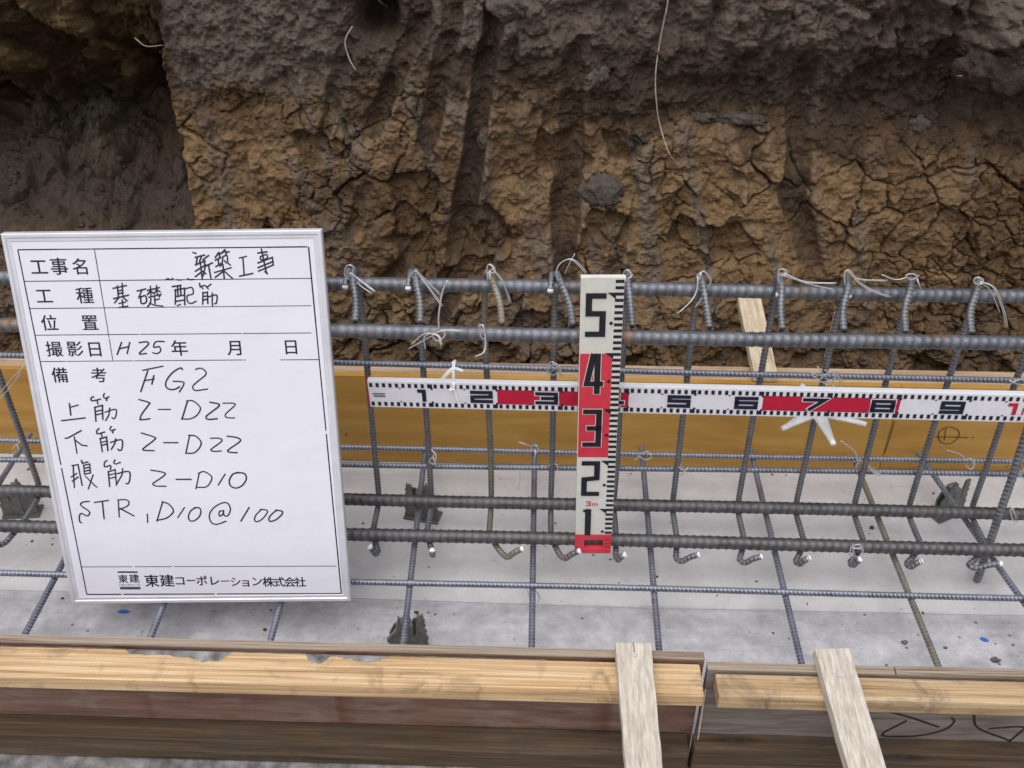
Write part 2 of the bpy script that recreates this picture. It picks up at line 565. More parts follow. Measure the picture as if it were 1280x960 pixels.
# ------------------------------------------------------------------ noise tools
def _h(ix, iy, seed):
    n = (ix.astype(np.int64) * 374761393 + iy.astype(np.int64) * 668265263 + seed * 974634777) & 0xFFFFFFFF
    n = ((n ^ (n >> 13)) * 1274126177) & 0xFFFFFFFF
    n = n ^ (n >> 16)
    return (n & 0xFFFFFF) / float(0x1000000)

def vnoise(x, y, seed):
    ix, iy = np.floor(x), np.floor(y)
    fx, fy = x - ix, y - iy
    fx = fx * fx * fx * (fx * (fx * 6 - 15) + 10)
    fy = fy * fy * fy * (fy * (fy * 6 - 15) + 10)
    a, b = _h(ix, iy, seed), _h(ix + 1, iy, seed)
    c, d = _h(ix, iy + 1, seed), _h(ix + 1, iy + 1, seed)
    return (a * (1 - fx) + b * fx) * (1 - fy) + (c * (1 - fx) + d * fx) * fy - 0.5

def fbm(x, y, seed, octv=5, gain=0.5):
    s, a, f = 0, 1.0, 1.0
    for k in range(octv):
        s = s + a * vnoise(x * f + 17.3 * k, y * f - 9.1 * k, seed + k)
        a *= gain
        f *= 2.03
    return s

def cells(x, y, seed, jit=0.9):
    """distance to the cell border, cell id, offset to the cell's seed"""
    ix, iy = np.floor(x), np.floor(y)
    d1 = np.full(x.shape, 9.0); d2 = np.full(x.shape, 9.0)
    cid = np.zeros(x.shape); ox = np.zeros(x.shape); oy = np.zeros(x.shape)
    for dx in (-1, 0, 1):
        for dy in (-1, 0, 1):
            jx, jy = ix + dx, iy + dy
            px = jx + 0.5 + jit * (_h(jx, jy, seed) - 0.5)
            py = jy + 0.5 + jit * (_h(jx, jy, seed + 5) - 0.5)
            d = np.hypot(x - px, y - py)
            nearer = d < d1
            d2 = np.where(nearer, d1, np.minimum(d2, d))
            cid = np.where(nearer, _h(jx, jy, seed + 9), cid)
            ox = np.where(nearer, x - px, ox); oy = np.where(nearer, y - py, oy)
            d1 = np.where(nearer, d, d1)
    return d2 - d1, cid, ox, oy

def sstep(a, b, x):
    t_ = np.clip((x - a) / (b - a), 0, 1)
    return t_ * t_ * (3 - 2 * t_)

# ------------------------------------------------------------------ the cut earth bank (structure)
BX = np.concatenate([np.linspace(-2.6, -1.25, 60)[:-1], np.linspace(-1.25, 0.95, 980), np.linspace(0.95, 2.4, 60)[1:]])
BS = np.concatenate([np.linspace(0, 1, 40)[:-1], np.linspace(1, 2, 470), np.linspace(2, 3, 40)[1:]])
def bank_profile(s, x):
    """s 0..1 trench edge of the ground, 1..2 the cut face, 2..3 the plateau on top"""
    a = np.clip(s, 0, 1); b = np.clip(s - 1, 0, 1); c = np.clip(s - 2, 0, 1)
    y = 0.36 + 0.235 * a + 0.115 * b + 2.2 * c
    z = -0.10 + 0.035 * a * a + 0.865 * b + 0.10 * c
    return y, z
XX, SS = np.meshgrid(BX, BS)
Y0, Z0 = bank_profile(SS, XX)
face = sstep(0.86, 1.06, SS) * (1 - sstep(1.93, 2.1, SS))
X, Z = XX, Z0
wx = X + 0.022 * fbm(X * 9, Z * 9, 3, 4); wz = Z + 0.022 * fbm(X * 9, Z * 9, 23, 4)

n_big = fbm(X * 2.6, Z * 2.6, 41, 3)
n_mid = fbm(X * 9, Z * 9, 51, 5, 0.52)
n_fin = fbm(X * 38, Z * 38, 61, 4, 0.6)

# zones
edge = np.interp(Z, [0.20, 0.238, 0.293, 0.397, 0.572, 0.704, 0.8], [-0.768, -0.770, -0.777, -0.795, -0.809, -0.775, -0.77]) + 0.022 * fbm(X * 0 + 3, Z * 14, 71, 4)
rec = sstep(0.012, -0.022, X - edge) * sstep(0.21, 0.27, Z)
zb = np.interp(X, [-1.3, -0.8, -0.62, -0.45, -0.25, 0.1, 0.3, 0.45, 0.9], [0.62, 0.56, 0.535, 0.50, 0.50, 0.475, 0.47, 0.445, 0.455]) + 0.10 * n_mid + 0.04 * n_big + 0.03 * fbm(X * 30, Z * 14, 67, 3)
brown = sstep(0.04, -0.03, Z - zb)
grey_dry = sstep(-0.79, -0.76, X) * sstep(-0.38, -0.5, X) * (1 - brown)
top_band = sstep(0.60, 0.655, Z + 0.03 * n_mid) * sstep(-0.30, -0.2, X)
loose = sstep(0.42, 0.56, X + 0.1 * n_big) * sstep(0.52, 0.60, Z + 0.03 * n_mid)

# cracked clay blocks
wx = wx + 0.010 * fbm(X * 30, Z * 30, 13, 3); wz = wz + 0.010 * fbm(X * 30, Z * 30, 33, 3)
D1, I1, OX1, OY1 = cells(wx * 11.0, wz * 13.0, 101)
D2, I2, OX2, OY2 = cells(wx * 27 + 4.1, wz * 29, 131)
wvar = fbm(X * 5, Z * 5, 77, 3)
cw = np.clip(0.012 + 0.17 * wvar, 0.0, 0.075)
crack1 = (1 - sstep(cw * 0.3, cw + 1e-4, D1)) * (cw > 0.008)
cw2 = np.clip(-0.01 + 0.18 * fbm(X * 6, Z * 6, 87, 3), 0.0, 0.085)
crack2 = (1 - sstep(cw2 * 0.3, cw2 + 1e-4, D2)) * (cw2 > 0.012)
dome = sstep(0.0, 0.42, D1)
blk_k = sstep(-0.12, 0.25, fbm(X * 4, Z * 5, 97, 3))
blocks = 0.003 * sstep(0.0, 0.2, D1) + blk_k * (0.010 * (I1 - 0.5) + (OX1 * (I1 * 7 % 1 - 0.5) + OY1 * (I1 * 13 % 1 - 0.5)) * 0.016) + 0.0025 * sstep(0, 0.2, D2) * blk_k + 0.005 * (I2 - 0.5) * blk_k + 0.0035 * n_fin - 0.022 * (I1 < 0.13) * sstep(0.02, 0.10, D1) + 0.010 * sstep(0.78, 0.82, I2) * sstep(0.0, 0.15, D2)

# bucket-tooth grooves: (x, z) path, half width, depth, moist
GROOVES = [
    ([(-0.160, 0.70), (-0.167, 0.64), (-0.179, 0.55), (-0.204, 0.423), (-0.219, 0.303), (-0.242, 0.193)], 0.030, 0.030, 1.0),
    ([(-0.009, 0.627), (-0.012, 0.49), (-0.018, 0.358), (-0.016, 0.197), (-0.02, 0.12)], 0.034, 0.020, 0.9),
    ([(-0.29, 0.71), (-0.30, 0.667), (-0.335, 0.578), (-0.387, 0.485), (-0.41, 0.44)], 0.032, 0.024, 0.8),
    ([(-0.235, 0.70), (-0.25, 0.60), (-0.275, 0.50), (-0.30, 0.42)], 0.030, 0.018, 0.9),
    ([(-0.415, 0.36), (-0.43, 0.30), (-0.455, 0.24)], 0.022, 0.014, 0.5),
    ([(-0.30, 0.26), (-0.323, 0.228), (-0.377, 0.161), (-0.40, 0.13)], 0.026, 0.018, 0.7),
    ([(0.425, 0.60), (0.427, 0.449), (0.428, 0.349), (0.470, 0.25), (0.487, 0.188)], 0.034, 0.018, 0.6),
    ([(-0.43, 0.62), (-0.421, 0.622), (-0.47, 0.499), (-0.51, 0.418)], 0.020, 0.016, 0.5),
    ([(-0.185, 0.285), (-0.234, 0.155), (-0.262, 0.095), (-0.28, 0.05)], 0.024, 0.020, 0.7),
    ([(0.30, 0.56), (0.32, 0.48), (0.345, 0.40)], 0.030, 0.012, 0.4),
    ([(0.10, 0.26), (0.075, 0.18), (0.06, 0.10)], 0.022, 0.010, 0.6),
]
groove = np.zeros_like(X); moist = np.zeros_like(X); ridge = np.zeros_like(X)
for path, hw, dep, mo in GROOVES:
    pz = np.array([p[1] for p in path]); px = np.array([p[0] for p in path])
    o_ = np.argsort(pz)
    cx = np.interp(Z, pz[o_], px[o_]) + 0.008 * fbm(X * 0 + 1.7, Z * 12, 91, 3)
    q = (X - cx) / (hw * (0.85 + 0.4 * vnoise(Z * 9, Z * 0 + hw * 90, 5)))
    end = sstep(pz.min() - 0.02, pz.min() + 0.05, Z) * (1 - sstep(pz.max() - 0.03, pz.max() + 0.03, Z))
    prof = np.clip(1 - q * q, 0, 1) ** 0.8 * end
    groove += dep * prof
    moist = np.maximum(moist, min(1.0, mo * 1.25) * sstep(0.02, 0.45, prof))
    ridge = np.maximum(ridge, np.exp(-((q - 1.25) / 0.3) ** 2) * end)
smooth_keep = 1 - 0.8 * np.clip(moist, 0, 1)

# long scrape lines, slightly slanted
scr = fbm((X + 0.25 * Z) * 22, Z * 2.2, 141, 4, 0.55)
h = 0.045 * n_big + 0.024 * n_mid * (0.6 + 0.7 * loose + 0.5 * (1 - brown)) + 0.0085 * n_fin * (1 + 1.3 * (1 - brown) + loose) + 0.0035 * fbm(X * 95, Z * 95, 63, 3, 0.6) + 0.012 * scr * (1 - rec)
h += brown * (1 - rec) * smooth_keep * blocks
h -= brown * (1 - rec) * (0.35 + 0.65 * smooth_keep) * (0.022 * crack1 + 0.013 * crack2)
h -= (1 - brown) * (1 - rec) * 0.008 * crack1 * (cw > 0.08)
h -= groove * (1 - rec)
h += 0.006 * ridge * (1 - rec) * (0.5 + n_mid)
# overhanging crumbly shelf right at the top and a belly in the dark layer
h += 0.05 * sstep(0.55, 0.70, Z) * sstep(0.35, 0.75, X) * (0.6 + 1.4 * n_mid)
h -= 0.035 * np.exp(-((Z - 0.52) / 0.06) ** 2) * sstep(0.05, 0.3, X)
# crumbly lumps in the loose zones
DL, IL, OXL, OYL = cells(wx * 20 + 2, wz * 20, 171)
lump = np.sqrt(np.clip(1 - (OXL ** 2 + OYL ** 2) * 3.2, 0, 1)) * (IL > 0.42)
h += lump * (0.020 * loose + 0.014 * top_band + 0.006 * (1 - brown) * (1 - grey_dry))
# hollow in the upper face
hol = np.exp(-(((X + 0.374) / 0.036) ** 4 + ((Z - 0.668) / 0.03) ** 4))
h -= 0.10 * hol
# the dug-out recess on the left: sloping floor, cave, overhang
DR, IR, OXR, OYR = cells(wx * 11 + 6, wz * 12, 191)
lumpR = np.sqrt(np.clip(1 - (OXR ** 2 + OYR ** 2) * 2.6, 0, 1)) * (IR > 0.3)
rdep = np.interp(Z, [0.20, 0.25, 0.33, 0.385, 0.42, 0.47, 0.54, 0.60, 0.66, 0.78], [0.0, 0.05, 0.19, 0.33, 0.44, 0.45, 0.30, 0.15, 0.07, 0.03])
rdep = rdep * (0.85 + 0.5 * fbm(X * 6, Z * 6, 201, 4))
h += rec * (-rdep + 0.085 * lumpR * sstep(0.44, 0.54, Z) + 0.035 * n_mid + 0.018 * lump * (1 - sstep(0.3, 0.42, Z)))
# the debris heap on the recess floor
h += rec * 0.10 * np.exp(-(((X + 1.07) / 0.10) ** 2 + ((Z - 0.385) / 0.035) ** 2)) * (0.8 + 0.9 * n_fin)
# foot of the bank: crumbly ledges
foot = sstep(1.26, 1.02, SS) * face
h += foot * (0.03 * n_mid + 0.020 * lump)

gnd = (1 - face) * (SS < 1.5)
top = (1 - face) * (SS > 1.5)
tilt = 0.13
Yv = Y0 - h * face
Zv = Z0 + 0.10 * h * face + gnd * (0.022 * n_mid + 0.012 * fbm(X * 22, Y0 * 22, 211, 4) + 0.02 * np.sqrt(np.clip(1 - 3 * (OXL ** 2 + OYL ** 2), 0, 1)) * (IL > 0.6)) + top * 0.06 * fbm(X * 3, Y0 * 3, 221, 5)
flr = rec * sstep(0.21, 0.27, Z) * (1 - sstep(0.40, 0.46, Z))
Zv = Zv + flr * (0.045 * fbm(X * 13, Yv * 13, 241, 5, 0.55) + 0.018 * lump)
wall_r = rec * sstep(0.46, 0.52, Z)
Yv = Yv - wall_r * 0.05 * fbm(X * 15, Z * 15, 251, 5, 0.6)
# soil colours: brown clay below, dark topsoil above, dry grey smears, shaded recess
def C(*c): return np.array(c)
def put(col, m, c): return col * (1 - m[..., None]) + np.asarray(c) * m[..., None]
col = np.zeros(X.shape + (3,)) + C(0.066, 0.048, 0.036)
col = put(col, sstep(-0.15, 0.25, n_mid) * 0.5, C(0.108, 0.082, 0.062))
col = put(col, top_band * 0.85, C(0.145, 0.113, 0.090))
col = put(col, loose * sstep(-0.1, 0.25, n_mid) * 0.75, C(0.140, 0.112, 0.090))
col = put(col, grey_dry * 0.85, C(0.146, 0.117, 0.094))
trans = sstep(0.115, -0.02, Z - zb + 0.05 * n_fin + 0.06 * n_mid)
col = put(col, trans * 0.6 * (1 - 0.6 * grey_dry), C(0.105, 0.064, 0.036))
brown_c = sstep(0.05, -0.075, Z - zb + 0.04 * n_fin)
col = put(col, brown_c, C(0.245, 0.158, 0.082))
col = put(col, brown * sstep(0.45, 0.8, I1) * 0.5, C(0.215, 0.148, 0.085))
col = put(col, brown * sstep(0.35, 0.1, I1) * 0.5, C(0.125, 0.078, 0.042))
smear = brown * sstep(0.12, 0.32, scr + 0.4 * n_big) * 0.65
col = put(col, smear, C(0.165, 0.138, 0.115))
col = put(col, brown * sstep(0.14, 0.3, fbm(X * 3.3, Z * 6, 231, 4)) * 0.55, C(0.085, 0.05, 0.029))
col = put(col, ridge * 0.35 * sstep(-0.1, 0.2, n_mid) * (1 - rec), C(0.16, 0.138, 0.118))
col = put(col, np.clip(moist * (0.78 + 1.1 * n_mid + 0.5 * n_fin), 0, 0.95) * (1 - rec), C(0.070, 0.048, 0.034))
col = put(col, rec, C(0.085, 0.054, 0.028))  # darker recess: damp inner soil plus cave shade put into the colour
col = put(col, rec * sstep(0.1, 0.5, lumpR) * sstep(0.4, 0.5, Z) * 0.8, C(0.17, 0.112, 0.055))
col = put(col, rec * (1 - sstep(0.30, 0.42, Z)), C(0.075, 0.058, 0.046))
col = put(col, rec * np.exp(-(((X + 1.07) / 0.11) ** 2 + ((Z - 0.385) / 0.04) ** 2)), C(0.135, 0.108, 0.080))
col = put(col, np.clip(gnd + foot * 0.5, 0, 1), C(0.14, 0.095, 0.062))
col = put(col, top, C(0.12, 0.095, 0.075))

nr, nc = X.shape
V = np.stack([X, Yv, Zv], -1).reshape(-1, 3)
i, j = np.meshgrid(np.arange(nr - 1), np.arange(nc - 1), indexing='ij')
a = i * nc + j
Fq = np.stack([a, a + 1, a + nc + 1, a + nc], -1).reshape(-1, 4)
me = bpy.data.meshes.new('earth_bank')
me.vertices.add(len(V)); me.vertices.foreach_set('co', V.astype(np.float32).ravel())
me.loops.add(Fq.size); me.loops.foreach_set('vertex_index', Fq.astype(np.int32).ravel())
me.polygons.add(len(Fq))
me.polygons.foreach_set('loop_start', np.arange(0, Fq.size, 4, dtype=np.int32))
me.update(calc_edges=True)
me.polygons.foreach_set('use_smooth', np.ones(len(Fq), dtype=bool))
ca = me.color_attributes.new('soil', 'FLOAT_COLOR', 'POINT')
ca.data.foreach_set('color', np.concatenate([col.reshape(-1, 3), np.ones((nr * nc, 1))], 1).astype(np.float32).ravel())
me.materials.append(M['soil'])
bank = bpy.data.objects.new('earth_bank', me)
COL.objects.link(bank)
tag(bank, 'cut earth bank of cracked brown clay under dark topsoil', kind='structure')

def bank_y(x, z):
    """y of the bank's cut face at (x, z)"""
    k = np.argmin(np.abs(BX - x))
    s = 39 + np.argmin(np.abs(Zv[39:509, k] - z))
    return float(Yv[s, k])

# ------------------------------------------------------------------ measured data (0.1 mm)
STROKES=[[(406,2674),(442,2662)],[(430,2606),(557,2637)],[(453,2596),(433,2527)],[(518,2624),(480,2546)],[(416,2498),(557,2555)],[(406,2410),(560,2497)],[(396,2331),(491,2399)],[(488,2537),(487,2291)],[(493,2419),(545,2369)],[(614,2629),(530,2571)],[(548,2555),(546,2458),(503,2340)],[(548,2477),(655,2525)],[(598,2496),(610,2309)],[(706,2602),(762,2670)],[(740,2647),(809,2665)],[(769,2650),(768,2611)],[(820,2679),(852,2708)],[(833,2679),(905,2678)],[(867,2672),(859,2639)],[(702,2563),(782,2598)],[(742,2582),(741,2494)],[(700,2471),(772,2514)],[(812,2611),(791,2513),(758,2475)],[(812,2611),(871,2626),(870,2532),(900,2492)],[(830,2552),(846,2523)],[(672,2387),(909,2453)],[(799,2494),(796,2297)],[(798,2405),(673,2318)],[(808,2405),(911,2299)],[(1039,2589),(1137,2611)],[(1088,2598),(1080,2343)],[(1017,2330),(1201,2367)],[(1304,2657),(1429,2672)],[(1357,2711),(1392,2398),(1405,2365),(1376,2389)],[(1333,2605),(1336,2562),(1426,2584),(1419,2633),(1333,2605)],[(1293,2517),(1498,2593)],[(1498,2593),(1501,2485)],[(1286,2449),(1501,2534)],[(1287,2399),(1501,2485)],[(56,2190),(174,2209)],[(93,2146),(62,1936)],[(82,2136),(221,2165),(196,1924)],[(128,2196),(115,2046)],[(167,2195),(160,2065)],[(84,2046),(208,2065)],[(75,1976),(205,1995)],[(92,1915),(133,1929)],[(240,2160),(328,2173),(332,2083),(246,2054),(244,1964),(290,1943),(361,1973)],[(441,2232),(445,2182),(496,2201)],[(464,2182),(481,2157)],[(515,2201),(541,2177),(600,2220)],[(540,2171),(553,2151)],[(474,2102),(450,1931)],[(473,2092),(536,2105),(523,1940)],[(471,2042),(530,2051)],[(465,1991),(524,2001)],[(554,2041),(662,2059),(646,1949),(621,1935)],[(604,2090),(587,1960),(586,1899)],[(-23,2291),(8,2306),(44,2290),(76,2309)],[(131,2289),(188,2284)],[(286,2303),(313,2287),(362,2292)],[(-779,2177),(-590,2214)],[(-717,2206),(-724,2056)],[(-644,2245),(-658,2085)],[(-718,2136),(-648,2151)],[(-720,2096),(-654,2111)],[(-792,2027),(-582,2074)],[(-723,2036),(-792,1966)],[(-672,2055),(-613,1994)],[(-731,1955),(-635,1974)],[(-679,2005),(-683,1915)],[(-734,1895),(-615,1914)],[(-447,2133),(-327,2161)],[(-377,2152),(-442,2032)],[(-411,2052),(-415,1952),(-344,1971),(-341,2061),(-411,2048)],[(-301,2141),(-221,2160)],[(-254,2200),(-263,2070)],[(-264,2130),(-310,2081)],[(-254,2130),(-230,2100)],[(-212,2160),(-132,2179)],[(-166,2209),(-173,2089)],[(-175,2149),(-216,2090)],[(-169,2149),(-130,2119)],[(-296,2041),(-126,2079),(-150,2045)],[(-217,2050),(-221,1949)],[(-214,2000),(-154,2013)],[(-270,2020),(-289,1950),(-335,1900)],[(-299,1950),(-216,1919),(-120,1908)],[(-783,1373),(-869,1197)],[(-826,1280),(-694,1310)],[(-665,1372),(-725,1206)],[(-527,1370),(-418,1379),(-404,1338),(-551,1204),(-452,1203)],[(-171,1381),(-290,1378),(-331,1295),(-251,1305),(-239,1242),(-294,1201),(-352,1212)],[(-1686,436),(-1695,262)],[(-1685,382),(-1562,417)],[(-1842,171),(-1495,211)],[(-1316,544),(-1354,523),(-1346,480),(-1221,506)],[(-1148,592),(-1169,555),(-1149,516),(-1091,541)],[(-1117,533),(-1134,484)],[(-1271,470),(-1269,431)],[(-1322,377),(-1341,159)],[(-1322,377),(-1206,408),(-1234,190)],[(-1323,312),(-1224,332)],[(-1331,257),(-1233,278)],[(-1183,299),(-1021,341),(-1037,232),(-1072,193),(-1095,211)],[(-1106,364),(-1135,255),(-1193,168)],[(-1839,-112),(-1798,-108),(-1585,7)],[(-1703,-92),(-1706,-356)],[(-1692,-148),(-1613,-227),(-1539,-239)],[(-1315,37),(-1351,4),(-1349,-47),(-1242,-19)],[(-1127,68),(-1153,35),(-1137,2),(-1077,23)],[(-1105,17),(-1122,-32)],[(-1292,-52),(-1290,-92)],[(-1323,-118),(-1323,-338)],[(-1325,-130),(-1224,-97),(-1238,-321)],[(-1319,-186),(-1224,-164)],[(-1321,-235),(-1232,-213)],[(-1176,-187),(-1007,-149),(-1022,-290),(-1064,-323),(-1081,-300)],[(-1092,-132),(-1119,-210),(-1183,-299)],[(-535,947),(-238,1007)],[(-467,936),(-612,618)],[(-538,788),(-395,808)],[(-388,861),(-435,733)],[(36,951),(15,977),(-92,921),(-195,816),(-238,720),(-207,656),(-128,644),(-54,675),(-42,686)],[(-115,772),(17,760),(26,717),(-49,606)],[(231,953),(302,969),(367,926),(359,862),(227,758),(159,694),(162,641),(211,625),(363,645)],[(-655,493),(-517,444),(-525,411),(-642,271),(-685,184),(-666,172),(-542,186)],[(-391,333),(-223,331)],[(49,458),(-67,176)],[(40,463),(130,462),(220,370),(212,304),(140,218),(34,175),(-71,181)],[(379,437),(497,410),(492,366),(348,259),(291,205),(317,167),(449,174)],[(568,420),(709,418),(736,385),(602,267),(576,223),(603,190),(708,184)],[(-696,-41),(-522,-106),(-513,-146),(-678,-272),(-713,-305),(-685,-323),(-553,-329)],[(-386,-201),(-181,-204)],[(11,-90),(-81,-380)],[(1,-85),(101,-102),(168,-192),(141,-281),(48,-370),(-77,-380)],[(317,-138),(444,-140),(479,-185),(334,-295),(299,-328),(337,-351),(451,-346)],[(570,-108),(710,-132),(755,-188),(588,-309),(547,-347),(581,-370),(683,-378)],[(-638,-651),(-467,-687),(-442,-733),(-603,-846),(-643,-880),(-602,-916),(-453,-922)],[(-276,-809),(-59,-811)],[(77,-717),(-1,-969)],[(68,-712),(154,-683),(249,-753),(251,-822),(165,-936),(29,-946)],[(465,-733),(345,-908)],[(668,-705),(583,-734),(519,-837),(530,-929),(609,-965),(708,-920),(777,-817),(759,-725),(648,-707)],[(-798,-1393),(-813,-1535)],[(-540,-1196),(-667,-1513)],[(-545,-1184),(-455,-1220),(-394,-1315),(-414,-1385),(-520,-1467),(-665,-1501)],[(-217,-1289),(-339,-1457)],[(-45,-1291),(-125,-1342),(-174,-1436),(-166,-1507),(-105,-1519),(-12,-1449),(27,-1355),(7,-1296),(-66,-1291)],[(368,-1348),(314,-1359),(297,-1418),(315,-1441),(363,-1395),(374,-1336),(371,-1418),(410,-1443),(457,-1396),(482,-1302),(445,-1219),(362,-1218),(227,-1299),(150,-1416),(157,-1535),(236,-1583),(390,-1530)],[(768,-1301),(622,-1528)],[(958,-1331),(864,-1424),(831,-1507),(863,-1543),(952,-1497),(1036,-1391),(1030,-1344),(936,-1336)],[(1187,-1346),(1095,-1427),(1051,-1498),(1074,-1541),(1161,-1511),(1253,-1429),(1269,-1370),(1176,-1348)],[(-1655,-1164),(-1751,-1176),(-1791,-1228),(-1691,-1323),(-1677,-1370),(-1726,-1412),(-1803,-1369),(-1843,-1416),(-1852,-1510),(-1830,-1530)],[(-1574,-1183),(-1360,-1151)],[(-1453,-1173),(-1471,-1463)],[(-1207,-1153),(-1235,-1435)],[(-1213,-1145),(-1097,-1142),(-1050,-1178),(-1081,-1248),(-1205,-1305)],[(-1193,-1294),(-1011,-1418)],[(-1812,-561),(-1721,-547),(-1715,-891)],[(-1799,-580),(-1839,-924)],[(-1858,-751),(-1766,-694)],[(-1849,-820),(-1755,-752)],[(-1658,-479),(-1655,-525),(-1569,-503)],[(-1640,-559),(-1650,-707)],[(-1640,-559),(-1544,-537),(-1556,-674)],[(-1642,-605),(-1553,-594)],[(-1641,-655),(-1554,-640)],[(-1650,-707),(-1557,-686)],[(-1639,-742),(-1511,-916),(-1498,-923)],[(-1522,-720),(-1631,-950)],[(-1278,-484),(-1318,-517),(-1325,-586),(-1239,-564)],[(-1153,-474),(-1180,-519),(-1153,-542),(-1083,-516)],[(-1232,-587),(-1249,-632)],[(-1285,-666),(-1302,-912)],[(-1286,-673),(-1177,-633),(-1196,-897)],[(-1284,-723),(-1187,-701)],[(-1288,-781),(-1190,-759)],[(-1156,-702),(-975,-670),(-979,-796),(-1015,-869),(-1046,-869)],[(-1062,-623),(-1087,-726),(-1180,-862)]]
CHARS=[('工',-1769,2499,239),('事',-1487,2502,245),('名',-1187,2494,233),('工',-1769,2078,232),('種',-1197,2078,236),('位',-1764,1680,234),('置',-1188,1677,234),('撮',-1764,1287,233),('影',-1467,1288,233),('日',-1182,1280,237),('年',36,1280,237),('月',838,1275,233),('日',1638,1278,232),('備',-1750,888,235),('考',-1183,881,229),('東',-1339,-2530,149),('建',-1162,-2525,153),('東',-893,-2569,220),('建',-654,-2570,220),('コ',-452,-2574,180),('ー',-279,-2574,157),('ポ',-109,-2578,180),('レ',87,-2581,180),('ー',257,-2590,149),('シ',422,-2603,173),('ョ',577,-2612,173),('ン',754,-2600,180),('株',936,-2614,177),('式',1102,-2616,177),('会',1273,-2618,177),('社',1436,-2620,177)]
LINES=[[(-2018,2742),(2012,2736)],[(2012,2736),(2068,-2839)],[(-1953,-2807),(2068,-2839)],[(-2018,2742),(-1953,-2807)],[(-2011,2291),(2011,2286)],[(-2013,1894),(2017,1888)],[(-1999,1498),(2023,1484)],[(-1986,1098),(1001,1087)],[(1466,1082),(2043,1080)],[(-1957,-2308),(2065,-2341)],[(-956,2729),(-948,1090)]]
BARS=[[(-1409,-2407),(-1092,-2411)],[(-1411,-2681),(-1086,-2685)],[(-1411,-2708),(-1090,-2712)],[(-1424,-2635),(-1080,-2639)]]
